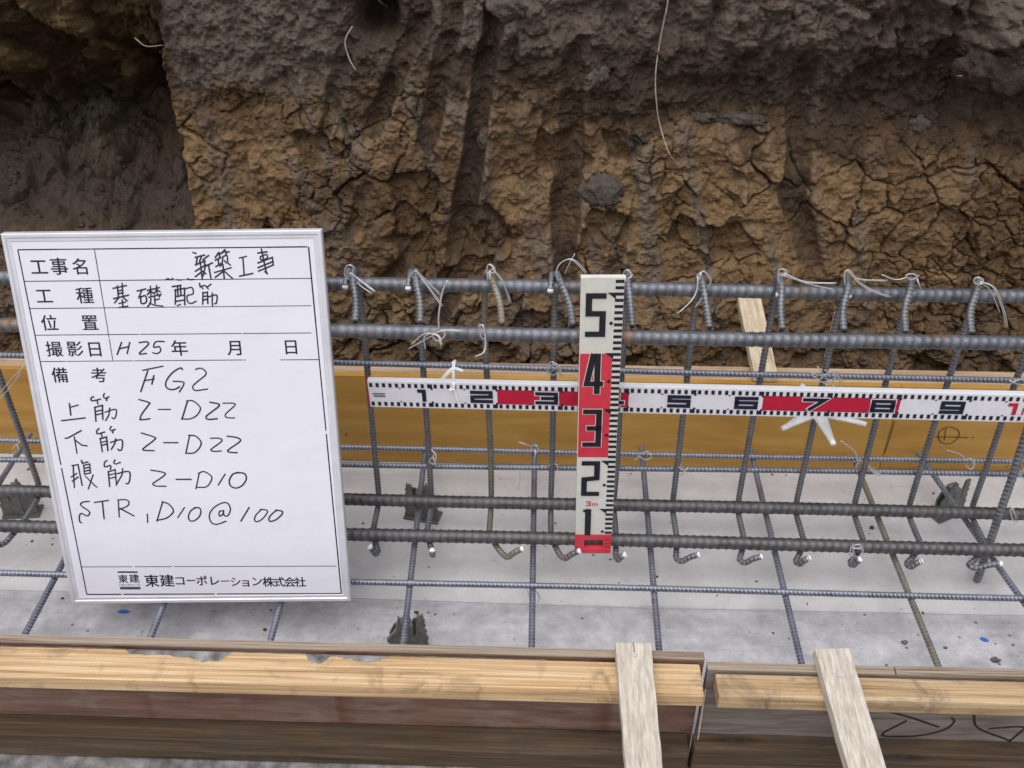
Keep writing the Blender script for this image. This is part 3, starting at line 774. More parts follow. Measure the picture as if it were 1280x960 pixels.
WIRES=[[[[-3507,1000,4572],[-3582,1000,4665],[-3533,1000,4801],[-3440,1000,4790],[-3462,1000,4668],[-3540,1000,4598]],[[-3494,1000,4708],[-3325,1000,4603],[-3121,1000,4470]],[[-3509,1000,4680],[-3354,1000,4547],[-3171,1000,4441]]],[[[-2553,1000,4564],[-2581,1000,4699],[-2507,1000,4768],[-2462,1000,4715],[-2144,1000,4351]],[[-2519,1000,4754],[-2340,1000,4527],[-2136,1000,4240]]],[[[-1435,1000,4586],[-1468,1000,4815],[-1420,1000,4897],[-1350,1000,4871],[-1362,1000,4791],[-1444,1000,4802]],[[-1385,1000,4804],[-1257,1000,4617],[-1114,1000,4261]],[[-1421,1000,4776],[-1447,1000,4531]]],[[[-403,1000,4553],[-434,1000,4796],[-369,1000,4970],[-219,1000,5013],[-13,1000,4831]],[[-315,1000,4744],[-251,1000,4933],[-177,1000,5119]]],[[[583,1000,4654],[543,1000,4735],[537,1000,4815],[593,1000,4856],[633,1000,4790],[601,1000,4736]],[[566,1000,4735],[565,1000,4572]]],[[[1607,1000,4743],[1716,1000,4812],[1828,1000,4653],[1776,1000,4488],[1643,1000,4194]],[[1632,1000,4730],[1629,1000,4540],[1552,1000,4373],[1371,1000,4160]],[[1673,1000,4784],[1647,1000,4595],[1759,1000,4433]]],[[[2839,1000,4619],[2799,1000,4807],[2832,1000,4887],[2899,1000,4835],[2863,1000,4768],[2810,1000,4807]],[[2880,1000,4808],[3187,1000,4707],[3618,1000,4702]],[[2884,1000,4782],[3254,1000,4655],[3684,1000,4541]]],[[[3794,1000,4638],[3743,1000,4839],[3793,1000,4880],[3968,1000,4696],[4182,1000,4565],[4458,1000,4475]],[[3798,1000,4853],[3963,1000,4723],[4411,1000,4692]]],[[[4859,1000,4660],[4776,1000,4820],[4678,1000,4844],[4644,1000,4790],[4748,1000,4739],[4805,1000,4794]],[[4690,1000,4791],[4518,1000,4734],[4290,1000,4823]],[[4811,1000,4767],[4924,1000,4580]]],[[[5666,1000,4677],[5634,1000,4757],[5665,1000,4811],[5737,1000,4759],[5709,1000,4691],[5649,1000,4744]],[[5721,1000,4732],[5927,1000,4655],[6145,1000,4290],[6251,1000,4040]],[[5728,1000,4705],[5919,1000,4601],[6164,1000,4221]]],[[[-2560,40,4006],[-2321,40,4164],[-2144,40,4290],[-2061,40,4373],[-2018,40,4293],[-2113,40,4209],[-2200,40,4316],[-2026,40,4401],[-1787,40,4406]],[[-2521,40,4090],[-2314,40,4314],[-2108,40,4332],[-2067,40,4210]],[[-2318,40,3998],[-2318,40,4232],[-2222,40,4343]],[[-2108,40,4332],[-2099,40,4573],[-2029,40,4928],[-1954,40,5159]]],[[[-1537,40,4412],[-1480,40,4453],[-1438,40,4197],[-1474,40,4059],[-1590,40,4001]],[[-1514,40,4453],[-1517,40,4250],[-1438,40,4170]]],[[[-558,1050,2994],[-461,1050,3134],[-332,1050,3015],[-430,1050,2920],[-534,1050,3041],[-412,1050,3166],[-305,1050,2954]],[[-461,1050,3134],[-378,1050,2859]],[[-506,1050,2918],[-335,1050,3092]]],[[[3596,1050,3017],[3805,1050,2961],[3980,1050,3088],[3940,1050,2902],[3747,1050,2867],[3862,1050,3054],[4034,1050,2936],[4088,1050,2782]],[[3673,1050,3141],[3860,1050,2931],[4032,1050,2812]],[[3783,1050,3083],[4028,1050,2966],[4101,1050,2844]],[[3656,1050,2957],[3877,1050,2839],[3973,1050,2996]]],[[[6680,1050,2799],[6797,1050,2911],[6926,1050,2975]],[[6690,1050,2939],[6889,1050,2851]]],[[[-767,2650,0],[-754,2650,155],[-680,2650,195],[-649,2650,100],[-707,2650,21]],[[-753,2650,97],[-1008,2650,186]],[[-707,2650,21],[-688,2650,-233]]],[[[-2478,1250,1128],[-2385,1250,1060],[-2420,1250,881],[-2484,1250,986],[-2394,1250,1166]],[[-2457,1250,987],[-2382,1250,810]]],[[[1210,2600,-79],[1291,2600,40],[1406,2600,82],[1475,2600,-32],[1359,2600,-74],[1249,2600,0]],[[1267,2600,-38],[1142,2600,36]],[[1350,2600,42],[1448,2600,122]]],[[[5203,2550,-41],[5276,2550,39],[5390,2550,-16],[5388,2550,-152],[5266,2550,-136],[5250,2550,19]],[[5283,2550,0],[5179,2550,228],[4875,2550,447]],[[5373,2550,-153],[5611,2550,-303],[5706,2550,-261]]],[[[7237,2550,56],[7323,2550,116],[7417,2550,-17],[7355,2550,-115],[7257,2550,-21]],[[7266,2550,56],[7110,2550,206],[6850,2550,313]]],[[[-482,1250,774],[-402,1250,884],[-304,1250,797],[-370,1250,687],[-456,1250,829]],[[-428,1250,830],[-595,1250,915]]],[[[1709,1250,926],[1815,1250,822],[1886,1250,931],[1795,1250,749]],[[1719,1250,962],[1904,1250,752]]],[[[4960,1250,983],[5077,1250,808],[5193,1250,775],[5009,1250,878]],[[4948,1250,912],[5143,1250,881]]],[[[7391,1250,1017],[7515,1250,914],[7560,1250,986],[7506,1250,806]],[[7318,1250,1086],[7575,1250,844]]],[[[4535,40,45],[4521,40,247],[4636,40,324],[4725,40,144],[4643,40,30],[4554,40,212],[4677,40,252]],[[4595,40,139],[4575,40,-160],[4559,40,-350]],[[4547,40,248],[4751,40,144]]],[[[7395,950,345],[7522,950,89],[7625,950,17],[7528,950,-24]],[[7401,950,419],[7528,950,164]]],[[[-714,-550,-400],[-637,-550,-283],[-583,-550,-395],[-660,-550,-474]],[[-835,-550,-177],[-742,-550,-287]]],[[[-958,400,1025],[-920,400,1268],[-935,400,1489]]],[[[-9520,1100,2166],[-9185,1100,2499],[-8901,1100,2854]],[[-9496,1100,2248],[-9224,1100,2546],[-8941,1100,2806]]],[[[-10602,2550,-170],[-10501,2550,-30],[-10467,2550,-127],[-10582,2550,-209]],[[-10506,2550,-50],[-10392,2550,31]]]]
PLY2=[[[4236,389],[4562,270],[4962,90]],[[4497,195],[4239,-134],[4711,-131],[5061,22],[5152,207],[5102,294]],[[5382,368],[5512,88],[5995,-165]],[[6175,162],[5979,-305]],[[5679,77],[6018,137],[6188,118]]]
YEL=[[[6075,372],[6074,76],[6061,-400]],[[6981,15],[6977,164],[7114,274],[7314,194],[7358,25],[7248,-128],[7078,-111],[6981,15]],[[6912,26],[7274,32],[7540,22]],[[7076,230],[7111,-46]],[[7620,32],[7655,25]]]

# ------------------------------------------------------------------ ground and concrete (structure)
FZ = -0.09
mb = MB()
mb.box((-12, -14, -0.5), (12, 0.5, -0.125))
g = mb.build('ground', M['clod_brown'])
tag(g, 'bare earth ground under and around the trench', kind='structure')
mb = MB()
mb.box((-2.6, -0.3112, -0.12), (2.4, 0.345, FZ))
fl = mb.build('concrete_floor', M['concrete'])
tag(fl, 'pale grey lean concrete floor of the trench', kind='structure')
o = MB().box((-2.6, -2.2, -0.12), (2.4, -0.3132, FZ - 0.003)).build('outer_pavement', M['concrete_dirty'])
tag(o, 'dirty grey concrete outside the front forms', kind='structure')
# chalk-line left on the floor, pale drips
mb = MB()
ribbon(mb, [(-1.2, -0.032), (-0.4, -0.030), (0.1, -0.036), (0.9, -0.031)], 0.0016, lambda x, y: (x, y, FZ + 0.0006))
mb.build('snapped_line', M['faint_ink'], fl, fix=False)

# small grit lying on the concrete
mb = MB()
for k in range(150):
    x = RNG.uniform(-1.1, 0.95); y = RNG.uniform(-0.26, 0.32)
    s = abs(RNG.normal(0, 0.0016)) + 0.0009
    P = [(x + s * RNG.uniform(.5, 1.3) * math.cos(a_), y + s * RNG.uniform(.5, 1.3) * math.sin(a_), FZ + 0.0003) for a_ in np.linspace(0, 2 * math.pi, 6)[:-1]]
    mb.add(P + [(x, y, FZ + s * 0.9)], [(q, (q + 1) % 5, 5) for q in range(5)])
grit = mb.build('grit', M['clod_grey'])
tag(grit, 'grit and crumbs scattered on the pale concrete', 'grit', kind='stuff')

def rock(name, m, loc, size, squash=(1, 1, 1), seed=0, amp=0.35, sub=3, rot=0.0):
    import bmesh
    bm = bmesh.new()
    bmesh.ops.create_icosphere(bm, subdivisions=sub, radius=1.0)
    P = np.array([v.co[:] for v in bm.verts])
    n1 = fbm(P[:, 0] * 1.3 + seed * 3.1 + P[:, 2], P[:, 1] * 1.3 + P[:, 2] * 0.7 - seed, 300 + seed, 4, 0.55)
    n2 = fbm(P[:, 0] * 4.2 + P[:, 2] * 2 + seed, P[:, 1] * 4.2 - P[:, 2] * 3 + seed, 340 + seed, 4, 0.6)
    P = P * (1 + amp * 1.7 * n1 + 0.34 * n2)[:, None] * np.array(squash) * size
    c, s = math.cos(rot), math.sin(rot)
    P = np.stack([P[:, 0] * c - P[:, 2] * s, P[:, 1], P[:, 0] * s + P[:, 2] * c], 1)
    mb = MB().add(P, [[v.index for v in f.verts] for f in bm.faces])
    bm.free()
    o = mb.build(name, m, None, smooth=True)
    o.location = loc
    return o

# ------------------------------------------------------------------ loose things on the bank
def on_bank(x, z, off=0.0):
    return (x, bank_y(x, z) - off, z)
CL = [
    ('grey_clod', 'clod_grey', 0.057, 0.351, 0.033, (1.1, 0.32, 1.0), 'heart shaped dry grey clod stuck on the brown clay above the upright staff', 1),
    ('grey_clod', 'clod_grey', 0.034, 0.576, 0.019, (1.2, 0.7, 0.8), 'small dry grey clod in the dark topsoil left of the hanging root', 2),
    ('earth_boulder', 'clod_dark', 0.765, 0.600, 0.056, (1.25, 0.7, 0.85), 'big round lump of earth at the upper right of the bank', 3),
    ('grey_clod', 'clod_grey', 0.667, 0.472, 0.016, (1.2, 0.8, 0.9), 'pale grey clod on the soil boundary below the big round lump', 4),
    ('grey_clod', 'clod_grey', 0.443, 0.531, 0.013, (1.2, 0.8, 0.7), 'little grey crumb alone in the darkest topsoil above the numeral 7', 5),
    ('dry_ledge_clod', 'clod_grey', 0.315, 0.482, 0.022, (2.1, 0.8, 0.55), 'long dry grey clod on a ledge right of the hanging root tip', 6),
    ('dry_ledge_clod', 'clod_grey', 0.240, 0.486, 0.014, (1.9, 0.8, 0.6), 'short dry grey clod on a ledge just right of the hanging root', 7),
    ('grey_clod', 'clod_grey', -0.175, 0.455, 0.016, (0.9, 0.6, 1.3), 'grey clod wedged beside the longest bucket groove', 8),
    ('grey_clod', 'clod_grey', -0.135, 0.70, 0.022, (1.4, 0.8, 0.9), 'pale clod at the very top of the bank over the bucket groove', 9),
]
for nm, mt, x, z, s, sq, lab, sd_ in CL:
    o = rock(nm, M[mt], on_bank(x, z, s * sq[1] * (0.2 if s < 0.05 else -0.25)), s, sq, sd_, 0.42, 4)
    tag(o, lab, 'clod', 'loose clods on the bank')
# crumbs on ledges, in the recess and at the foot: nobody could count them
mb = MB()
def crumb(x, y, z, s):
    k = 6
    P = []
    for th in range(3):
        zz = (-0.6, 0.1, 0.75)[th] * s
        rr = (0.7, 1.0, 0.45)[th] * s
        for q in range(k):
            P.append((x + rr * RNG.uniform(.7, 1.2) * math.cos(q * math.pi / 3), y + rr * RNG.uniform(.7, 1.2) * math.sin(q * math.pi / 3), z + zz * RNG.uniform(.8, 1.2)))
    F_ = [tuple(range(k))[::-1], tuple(range(2 * k, 3 * k))]
    for th in range(2):
        for q in range(k):
            F_.append((th * k + q, th * k + (q + 1) % k, th * k + k + (q + 1) % k, th * k + k + q))
    mb.add(P, F_)
mb_dark = MB()
mb_brown = mb
for k in range(420):
    u_ = RNG.uniform()
    if u_ < 0.25:
        x, z = RNG.uniform(-1.2, -0.8), RNG.uniform(0.24, 0.40)
    elif u_ < 0.6:
        x, z = RNG.uniform(-1.1, 0.95), RNG.uniform(-0.05, 0.08)
    elif u_ < 0.85:
        x, z = RNG.uniform(0.3, 0.95), RNG.uniform(0.48, 0.76)
    else:
        x, z = RNG.uniform(-0.75, 0.9), RNG.uniform(0.1, 0.75)
    s = abs(RNG.normal(0, 0.0035)) + 0.0022
    mb = mb_dark if z > 0.42 or x < -0.78 else mb_brown
    crumb(x, bank_y(x, z) - s * 0.3, z, s)
mb = mb_brown
for k in range(260):
    x, y = RNG.uniform(-1.2, 1.0), RNG.uniform(0.40, 0.59)
    kx = np.argmin(np.abs(BX - x)); ks = np.argmin(np.abs(Yv[:39, kx] - y))
    s = abs(RNG.normal(0, 0.006)) + 0.003
    crumb(x, y, float(Zv[ks, kx]) + s * 0.3, s)
o = mb.build('crumbs', M['clod_brown'])
tag(o, 'brown earth crumbs lying on the ledges and foot of the bank', 'crumbs', kind='stuff')
o = mb_dark.build('crumbs', M['clod_dark'])
tag(o, 'dark earth crumbs clinging to the topsoil high on the bank', 'crumbs', kind='stuff')

def strand(pts, r, name, m, label, cat, group=None, n=6, sub=6):
    mb = MB()
    P = smooth_curve(pts, sub)
    rr = r * np.linspace(1.15, 0.55, len(P))
    sweep(mb, P, rr, n)
    return tag(mb.build(name, m, None, smooth=True), label, cat, group)
def bpts(L, off=0.012):
    return [(x, bank_y(x, z) - off, z) for x, z in L]
strand(bpts([(0.150, 0.745), (0.149, 0.70), (0.144, 0.643), (0.140, 0.577), (0.147, 0.52), (0.157, 0.48), (0.172, 0.445), (0.186, 0.424), (0.196, 0.412)], 0.02), 0.0016, 'root', M['root'], 'long thin pale root hanging down the dark bank', 'root')
strand(bpts([(-0.375, 0.74), (-0.372, 0.70), (-0.362, 0.665)], 0.02), 0.0013, 'root', M['root'], 'short thin root hanging across the dark hollow', 'root')
strand(bpts([(-0.42, 0.655), (-0.435, 0.63), (-0.43, 0.60), (-0.415, 0.585)], 0.012), 0.0016, 'root', M['root'], 'curled pale root left of the dark hollow', 'root')
strand(bpts([(-0.868, 0.598), (-0.842, 0.588), (-0.806, 0.592)], 0.02), 0.0015, 'root', M['root'], 'pale root poking out at the edge of the left recess', 'root')
mb = MB()
P = np.array(bpts([(0.694, 0.585), (0.698, 0.598), (0.702, 0.612)], 0.05))
vs = []
for q in P:
    vs += [q + (-0.004, 0, 0), q + (0.004, -0.003, 0), q + (0.004, 0.0, 0), q + (-0.004, 0.003, 0)]
fs = [(0, 1, 2, 3), (11, 10, 9, 8)]
for k in range(2):
    for q in range(4):
        fs.append((k * 4 + q, k * 4 + (q + 1) % 4, k * 4 + 4 + (q + 1) % 4, k * 4 + 4 + q))
mb.add(vs, fs)
tag(mb.build('plastic_scrap', M['pink_plastic']), 'small pink plastic scrap sticking out of the loose earth', 'scrap')

# ------------------------------------------------------------------ rear form (behind the cage)
rf = empty('rear_form', (0, 0.335, FZ))
tag(rf, 'yellow coated plywood form panels standing behind the rebar cage', 'formwork')
def child(o, par):
    bpy.context.view_layer.update()
    o.parent = par
    o.matrix_parent_inverse = par.matrix_world.inverted()
    return o
JX = 0.6045
for nm, x0, x1, dy in (('plywood_panel', -1.55, JX - 0.0008, 0.0), ('plywood_panel', JX + 0.0008, 1.5, 0.0012)):
    o = MB().box((x0, 0.328 + dy, FZ + 0.002), (x1, 0.3398 + dy, 0.1185 - dy), 0.0006).build(nm, M['yellow_ply']); child(o, rf)
for x0, x1, dz in ((-1.55, 0.21, 0.0), (0.213, 1.5, 0.002)):
    o = MB().box((x0, 0.3425, 0.088), (x1, 0.386, 0.1145 + dz), 0.0015).build('batten', M['wood_pink']); child(o, rf)
o = MB().box((-1.55, 0.3425, -0.085), (1.5, 0.386, -0.058), 0.0015).build('batten', M['wood_dark']); child(o, rf)
for q_, L in enumerate(YEL):
    if q_ < 2:
        mb = MB()
    L = [(a_ / 1e4, b_ / 1e4) for a_, b_ in L]
    if len(L) > 4:
        L = smooth_curve([(a_, b_, 0) for a_, b_ in L], 5)[:, :2]
    ribbon(mb, L, 0.0016, lambda x, z: (x, 0.3276, z))
    if q_ in (0, len(YEL) - 1):
        child(mb.build('carpenter_mark', M['mark_ink'], None, fix=False), rf)
# reddish splinter strip along the foot on the right
o = MB().box((0.607, 0.3235, FZ + 0.001), (1.5, 0.3276, FZ + 0.010), 0.001).build('foot_strip', M['ply_red']); child(o, rf)

def slanted_board(name, m, p0, p1, w0, w1, th, label, cat, group=None, seed=0):
    """flat board whose top face runs from p0 to p1 (centre line), widths w0/w1, thickness th"""
    p0, p1 = np.array(p0, float), np.array(p1, float)
    d = p1 - p0
    side = np.cross(d, (0, 0, 1.0)); side /= np.linalg.norm(side)
    up = np.cross(side, d); up /= np.linalg.norm(up)
    import bmesh
    bm = bmesh.new()
    K = 14
    vs = []
    for k in range(K + 1):
        s = k / K
        c = p0 + d * s
        w_ = (w0 + (w1 - w0) * s) * 0.5 + 0.0005 * math.sin(k * 2.3 + seed)
        for a_, b_ in ((-1, 0), (1, 0), (1, -1), (-1, -1)):
            vs.append(bm.verts.new(c + side * a_ * w_ + up * b_ * th))
    bm.faces.new(vs[:4]); bm.faces.new(vs[-4:][::-1])
    for k in range(K):
        for q in range(4):
            bm.faces.new((vs[k * 4 + q], vs[k * 4 + (q + 1) % 4], vs[k * 4 + 4 + (q + 1) % 4], vs[k * 4 + 4 + q]))
    bmesh.ops.recalc_face_normals(bm, faces=bm.faces)
    long_e = [e for e in bm.edges if len(e.link_faces) == 2 and e.calc_face_angle(0) > 0.8]
    bmesh.ops.bevel(bm, geom=long_e, offset=0.0012, segments=2, profile=0.6, affect='EDGES')
    me = bpy.data.meshes.new(name)
    bm.to_mesh(me); bm.free()
    me.materials.append(m)
    o = bpy.data.objects.new(name, me)
    COL.objects.link(o)
    return tag(o, label, cat, group), side, up

def nail(parent, loc, up, r=0.004):
    up = Vector(up)
    mb = MB()
    q = up.to_track_quat('Z', 'Y')
    P = []
    for k in range(10):
        a_ = k * math.pi / 5
        P.append(Vector(loc) + q @ Vector((r * math.cos(a_), r * math.sin(a_), 0.0006)))
    P2 = [p + up * 0.0012 for p in P]
    mb.add(P + P2, [tuple(range(9, -1, -1)), tuple(range(10, 20))] + [(k, (k + 1) % 10, 10 + (k + 1) % 10, 10 + k) for k in range(10)])
    return mb.build('nail', M['wire'], parent)

o, sdv, upv = slanted_board('brace_board', M['wood_cream'], (0.352, 0.331, 0.1385), (0.357, 0.570, 0.158), 0.043, 0.047, 0.018,
                            'cream wooden brace board lying from the rear form back to the bank', 'brace')
o, _, _ = slanted_board('stake_board', M['wood_cream'], (0.530, 0.545, 0.03), (0.5305, 0.550, 0.135), 0.010, 0.007, 0.010,
                        'short cut wooden stake standing in the earth behind the cage', 'stake')

# ------------------------------------------------------------------ front forms
TZ = 0.115
ff = empty('front_form', (-0.6, -0.31, FZ))
tag(ff, 'long front form of red brown plywood with a pale pine top batten', 'formwork', 'front form panels')
child(MB().box((-1.6, -0.3105, FZ + 0.001), (0.1635, -0.2985, TZ + 0.001), 0.0008).build('plywood_panel', M['ply_red']), ff)
child(MB().box((-1.6, -0.3108, TZ + 0.0012), (0.1637, -0.2982, TZ + 0.0045), 0.0008).build('plywood_edge', M['ply_edge']), ff)
o = MB().box((-1.6, -0.3660, 0.092), (0.1565, -0.3155, TZ), 0.0018).build('top_batten', M['pine']); child(o, ff)
o['label'] = 'pale pine top batten with a grey mortar crust along its edge'
child(MB().box((-1.6, -0.3460, FZ + 0.001), (0.156, -0.3110, -0.0415), 0.0018).build('bottom_batten', M['wood_dark']), ff)
for x in (-0.475, -0.272, -1.0):
    child(MB().box((x - 0.006, -0.3112, -0.040), (x + 0.006, -0.3100, 0.091)).build('rust_run', M['wood_dark']), ff) if False else None
# mortar crust along the batten
mb = MB()
xs = np.linspace(-0.85, -0.05, 520)
wv_ = 0.010 + 0.016 * np.clip(fbm(xs * 22, xs * 0 + 0.3, 401, 4) + 0.12, 0, 1) * 1.6
wv_ *= np.clip((fbm(xs * 17, xs * 0 + 5.1, 421, 4) + 0.20 - 0.45 * sstep(-0.40, -0.15, xs)) * 4, 0.0, 1.0) * 0.75
wv_ = np.maximum(wv_, 0.0002)
P = []
for x, w_ in zip(xs, wv_):
    P += [(x, -0.3158, TZ + 0.0004), (x, -0.3158 - w_ * 0.5, TZ + 0.0016), (x, -0.3158 - w_, TZ + 0.0004)]
F_ = []
for k in range(len(xs) - 1):
    for q in range(2):
        F_.append((k * 3 + q, k * 3 + q + 1, k * 3 + 4 + q, k * 3 + 3 + q))
mb.add(P, F_)
child(mb.build('mortar_crust', M['concrete_dirty'], None, smooth=True, fix=False), ff)

ff2 = empty('front_form', (0.5, -0.32, FZ))
tag(ff2, 'grey stained front form with black carpenter marks and a rough batten', 'formwork', 'front form panels')
child(MB().box((0.1658, -0.3265, FZ + 0.001), (1.35, -0.3145, TZ + 0.0005), 0.0008).build('plywood_panel', M['ply_grey']), ff2)
xs_ = [(0.1656, 0.4135, 0.0), (0.4150, 1.35, 0.0008)]
for x0, x1, dz in xs_:
    child(MB().box((x0, -0.3268, TZ + 0.001), (x1, -0.3142 + dz, TZ + 0.0042 + dz), 0.0008).build('plywood_edge', M['ply_edge']), ff2)
o = MB().box((0.1755, -0.3665, 0.089), (1.35, -0.3290, TZ - 0.001), 0.0028).build('top_batten', M['pine_old']); child(o, ff2)
o['label'] = 'rough sawn top batten with a splintered left end'
child(MB().box((0.1600, -0.3520, FZ + 0.001), (1.35, -0.3270, -0.020), 0.0018).build('bottom_batten', M['wood_dark']), ff2)
child(MB().prism([(-0.3420, FZ + 0.002), (-0.3395, FZ + 0.002), (-0.3285, 0.080), (-0.3310, 0.082)], 0.1655, 0.1672, 0).build('pale_splinter', M['wood_pale']), ff2)
for q_, L in enumerate(PLY2):
    if q_ in (0, 2):
        mb = MB()
    L = smooth_curve([(a_ / 1e4, b_ / 1e4, 0) for a_, b_ in L], 5)[:, :2]
    ribbon(mb, L, 0.0036, lambda x, z: (x, -0.3270, z))
    if q_ in (1, 4):
        child(mb.build('carpenter_mark', M['mark_ink'], None, fix=False), ff2)

o, sdv, upv = slanted_board('strut_board', M['wood_pale'], (0.0665, -0.303, 0.1405), (0.0735, -0.640, 0.098), 0.0475, 0.0425, 0.0185,
                            'pale grey strut board with a split top end crossing the long front form', 'strut', 'strut boards over the front forms')
nail(o, (0.0665, -0.322, 0.1383), upv, 0.0032)
mb = MB()
ribbon(mb, [(0.0668, -0.304), (0.0672, -0.313), (0.0662, -0.321)], 0.0011, lambda x, y: (x, y, 0.1409 + (y + 0.303) * 0.126))
mb.build('split', M['mark_ink'], o, fix=False)
o, sdv, upv = slanted_board('strut_board', M['wood_pale'], (0.331, -0.304, 0.1405), (0.352, -0.640, 0.0955), 0.0465, 0.0475, 0.0185,
                            'pale strut board leaning slightly right across the grey stained front form', 'strut', 'strut boards over the front forms', 2)
nail(o, (0.334, -0.343, 0.1355), upv, 0.0050)

# ------------------------------------------------------------------ reinforcement
YA, ZA, YB, ZB = 0.1113, 0.4442, 0.0198, 0.4192
YC, ZC, YD, ZD = 0.1113, 0.0084, 0.0198, 0.0124
XL, XR = -1.5, 1.35
def wob(seed, amp=0.0016):
    return lambda s: amp * math.sin(s * 2.1 + seed) + amp * 0.5 * math.sin(s * 5.3 + seed * 2)
def straight_bar(name, m, x0, x1, y, z, r, pitch, h, n, label, cat, group, seed=0, amp=0.0014, dz=0.0):
    a, b = wob(seed, amp), wob(seed + 3, amp)
    P = [(x, y + a(x), z + b(x) + dz * x) for x in np.linspace(x0, x1, 24)]
    mb = MB()
    rebar(mb, P, r, pitch, h, n)
    return tag(mb.build(name, m, None, smooth=True), label, cat, group)
MAINS = 'thick ribbed main bars of the cage'
straight_bar('main_rebar', M['steel_heavy'], XL, XR, YA, ZA, 0.0104, 0.0132, 0.0010, 16, 'thick ribbed bar on top of the cage, carrying the stirrup hooks', 'rebar', MAINS, 1)
straight_bar('main_rebar', M['steel_heavy'], XL, XR, YB, ZB, 0.0104, 0.0132, 0.0012, 16, 'thick ribbed bar the hook tails rest on, just under the top bar', 'rebar', MAINS, 2)
straight_bar('main_rebar', M['steel_heavy_low'], XL, XR, YC, ZC, 0.0104, 0.0132, 0.0010, 16, 'thick ribbed bar low down behind the stirrup bottoms, crossing the staff at numeral 2', 'rebar', MAINS, 3)
straight_bar('main_rebar', M['steel_heavy_low'], XL, XR, YD, ZD, 0.0104, 0.0132, 0.0013, 16, 'lowest thick ribbed bar, above the white tipped stirrup ends', 'rebar', MAINS, 4)
WEB = 'thin web bars along the cage'
straight_bar('web_rebar', M['steel_light'], XL, XR, 0.1175, 0.2905, 0.0046, 0.0066, 0.0008, 10, 'thin ribbed bar just above the horizontal ruler, in front of the stirrups', 'rebar', WEB, 5, 0.0012, -0.008)
straight_bar('web_rebar', M['steel_light'], XL, XR, 0.1380, 0.0680, 0.0046, 0.0066, 0.0008, 10, 'thin ribbed bar behind the stirrups, lower of the close pair under the yellow form', 'rebar', WEB, 6, 0.0012, 0.010)
SLABL = 'thin long bars of the floor mesh'
straight_bar('mesh_rebar', M['steel_light'], XL, XR, -0.069, -0.007, 0.0048, 0.0066, 0.0008, 10, 'thin bluish long bar lying on the cross bars nearest the front form', 'rebar', SLABL, 7, 0.0012)
straight_bar('mesh_rebar', M['steel_light'], XL, XR, 0.270, -0.007, 0.0048, 0.0066, 0.0008, 10, 'thin bluish long bar at the foot of the yellow form, upper of the close pair', 'rebar', SLABL, 8, 0.0012)
SLABX = 'thin cross bars of the floor mesh'
XB = [(-1.04, -1.045, 'light', 'thin cross bar left of the white signboard at the photo edge'),
      (-0.852, -0.851, 'light', 'thin cross bar coming out at the lower left corner of the white signboard'),
      (-0.656, -0.655, 'light', 'thin cross bar under the lower left part of the signboard, near the blue chip'),
      (-0.470, -0.471, 'light', 'thin cross bar coming out under the right half of the signboard bottom'),
      (-0.2655, -0.276, 'light', 'thin cross bar on grey chairs, first to the right of the signboard'),
      (-0.069, -0.070, 'light', 'thin cross bar running nearly straight just left of the staff foot'),
      (0.125, 0.132, 'light', 'thin cross bar first to the right of the upright staff'),
      (0.337, 0.340, 'light', 'thin cross bar behind the right hand strut board'),
      (0.541, 0.533, 'rusty', 'dull rusty brown cross bar, the only rusty one on the floor'),
      (0.738, 0.672, 'light', 'thin cross bar at the far right over the rear grey chair')]
for xf, xb, mt, lab in XB:
    mb = MB()
    ye = 0.302 if mt == 'light' else 0.285
    P = [(xf + (xb - xf) * (y + 0.19) / 0.4, y, -0.0172 + 0.0005 * math.sin(y * 9 + xf * 7)) for y in np.linspace(-0.285, ye, 14)]
    rebar(mb, P, 0.0048, 0.0066, 0.0008, 10)
    tag(mb.build('mesh_rebar', M['steel_' + mt], None, smooth=True), lab, 'rebar', SLABX)

# stirrups: hook start x, tail end (x, z), leg x top/bottom, tip (x, z), bend x
ST = [(-0.351, -0.333, -0.342, -0.344, -0.341, 0.010, -0.329), (-0.257, -0.239, -0.253, -0.251, -0.237, 0.004, -0.237),
      (-0.145, -0.121, -0.153, -0.145, -0.087, 0.014, -0.120), (-0.046, -0.019, -0.044, -0.040, 0.007, 0.012, -0.024),
      (0.060, 0.066, 0.064, 0.071, 0.083, 0.006, 0.068), (0.169, 0.176, 0.170, 0.174, 0.203, 0.010, 0.168),
      (0.290, 0.280, 0.288, 0.288, 0.306, 0.009, 0.273), (0.392, 0.367, 0.388, 0.389, 0.385, 0.008, 0.366),
      (0.483, 0.455, 0.487, 0.490, 0.468, 0.008, 0.456), (0.582, 0.548, 0.586, 0.585, 0.568, 0.007, 0.549),
      (0.684, 0.642, 0.690, 0.694, 0.697, 0.006, 0.650), (-0.960, -0.950, -0.952, -0.950, -0.990, 0.008, -0.962)]
ORD = ['first', 'second', 'third', 'fourth', 'fifth', 'sixth', 'seventh', 'eighth', 'ninth', 'tenth', 'eleventh']
SLAB = ['first stirrup right of the signboard, hook tip bent to the left',
        'second stirrup right of the signboard, white tip facing straight forward',
        'third stirrup from the signboard with a yellowish rusty leg',
        'stirrup just left of the upright staff, looped wire on its hook',
        'stirrup just right of the upright staff, ring of wire on its hook',
        'stirrup between numerals 5 and 6 of the horizontal ruler',
        'stirrup passing behind numeral 6 beside the rear brace board',
        'stirrup behind numeral 7 that carries the white star spacer',
        'stirrup behind numeral 8 with a tie wire at its foot',
        'stirrup behind numeral 9 of the horizontal ruler',
        'stirrup at the right photo edge beyond numeral 9',
        'stirrup at the far left photo edge beside the signboard']
YLEG = 0.1275
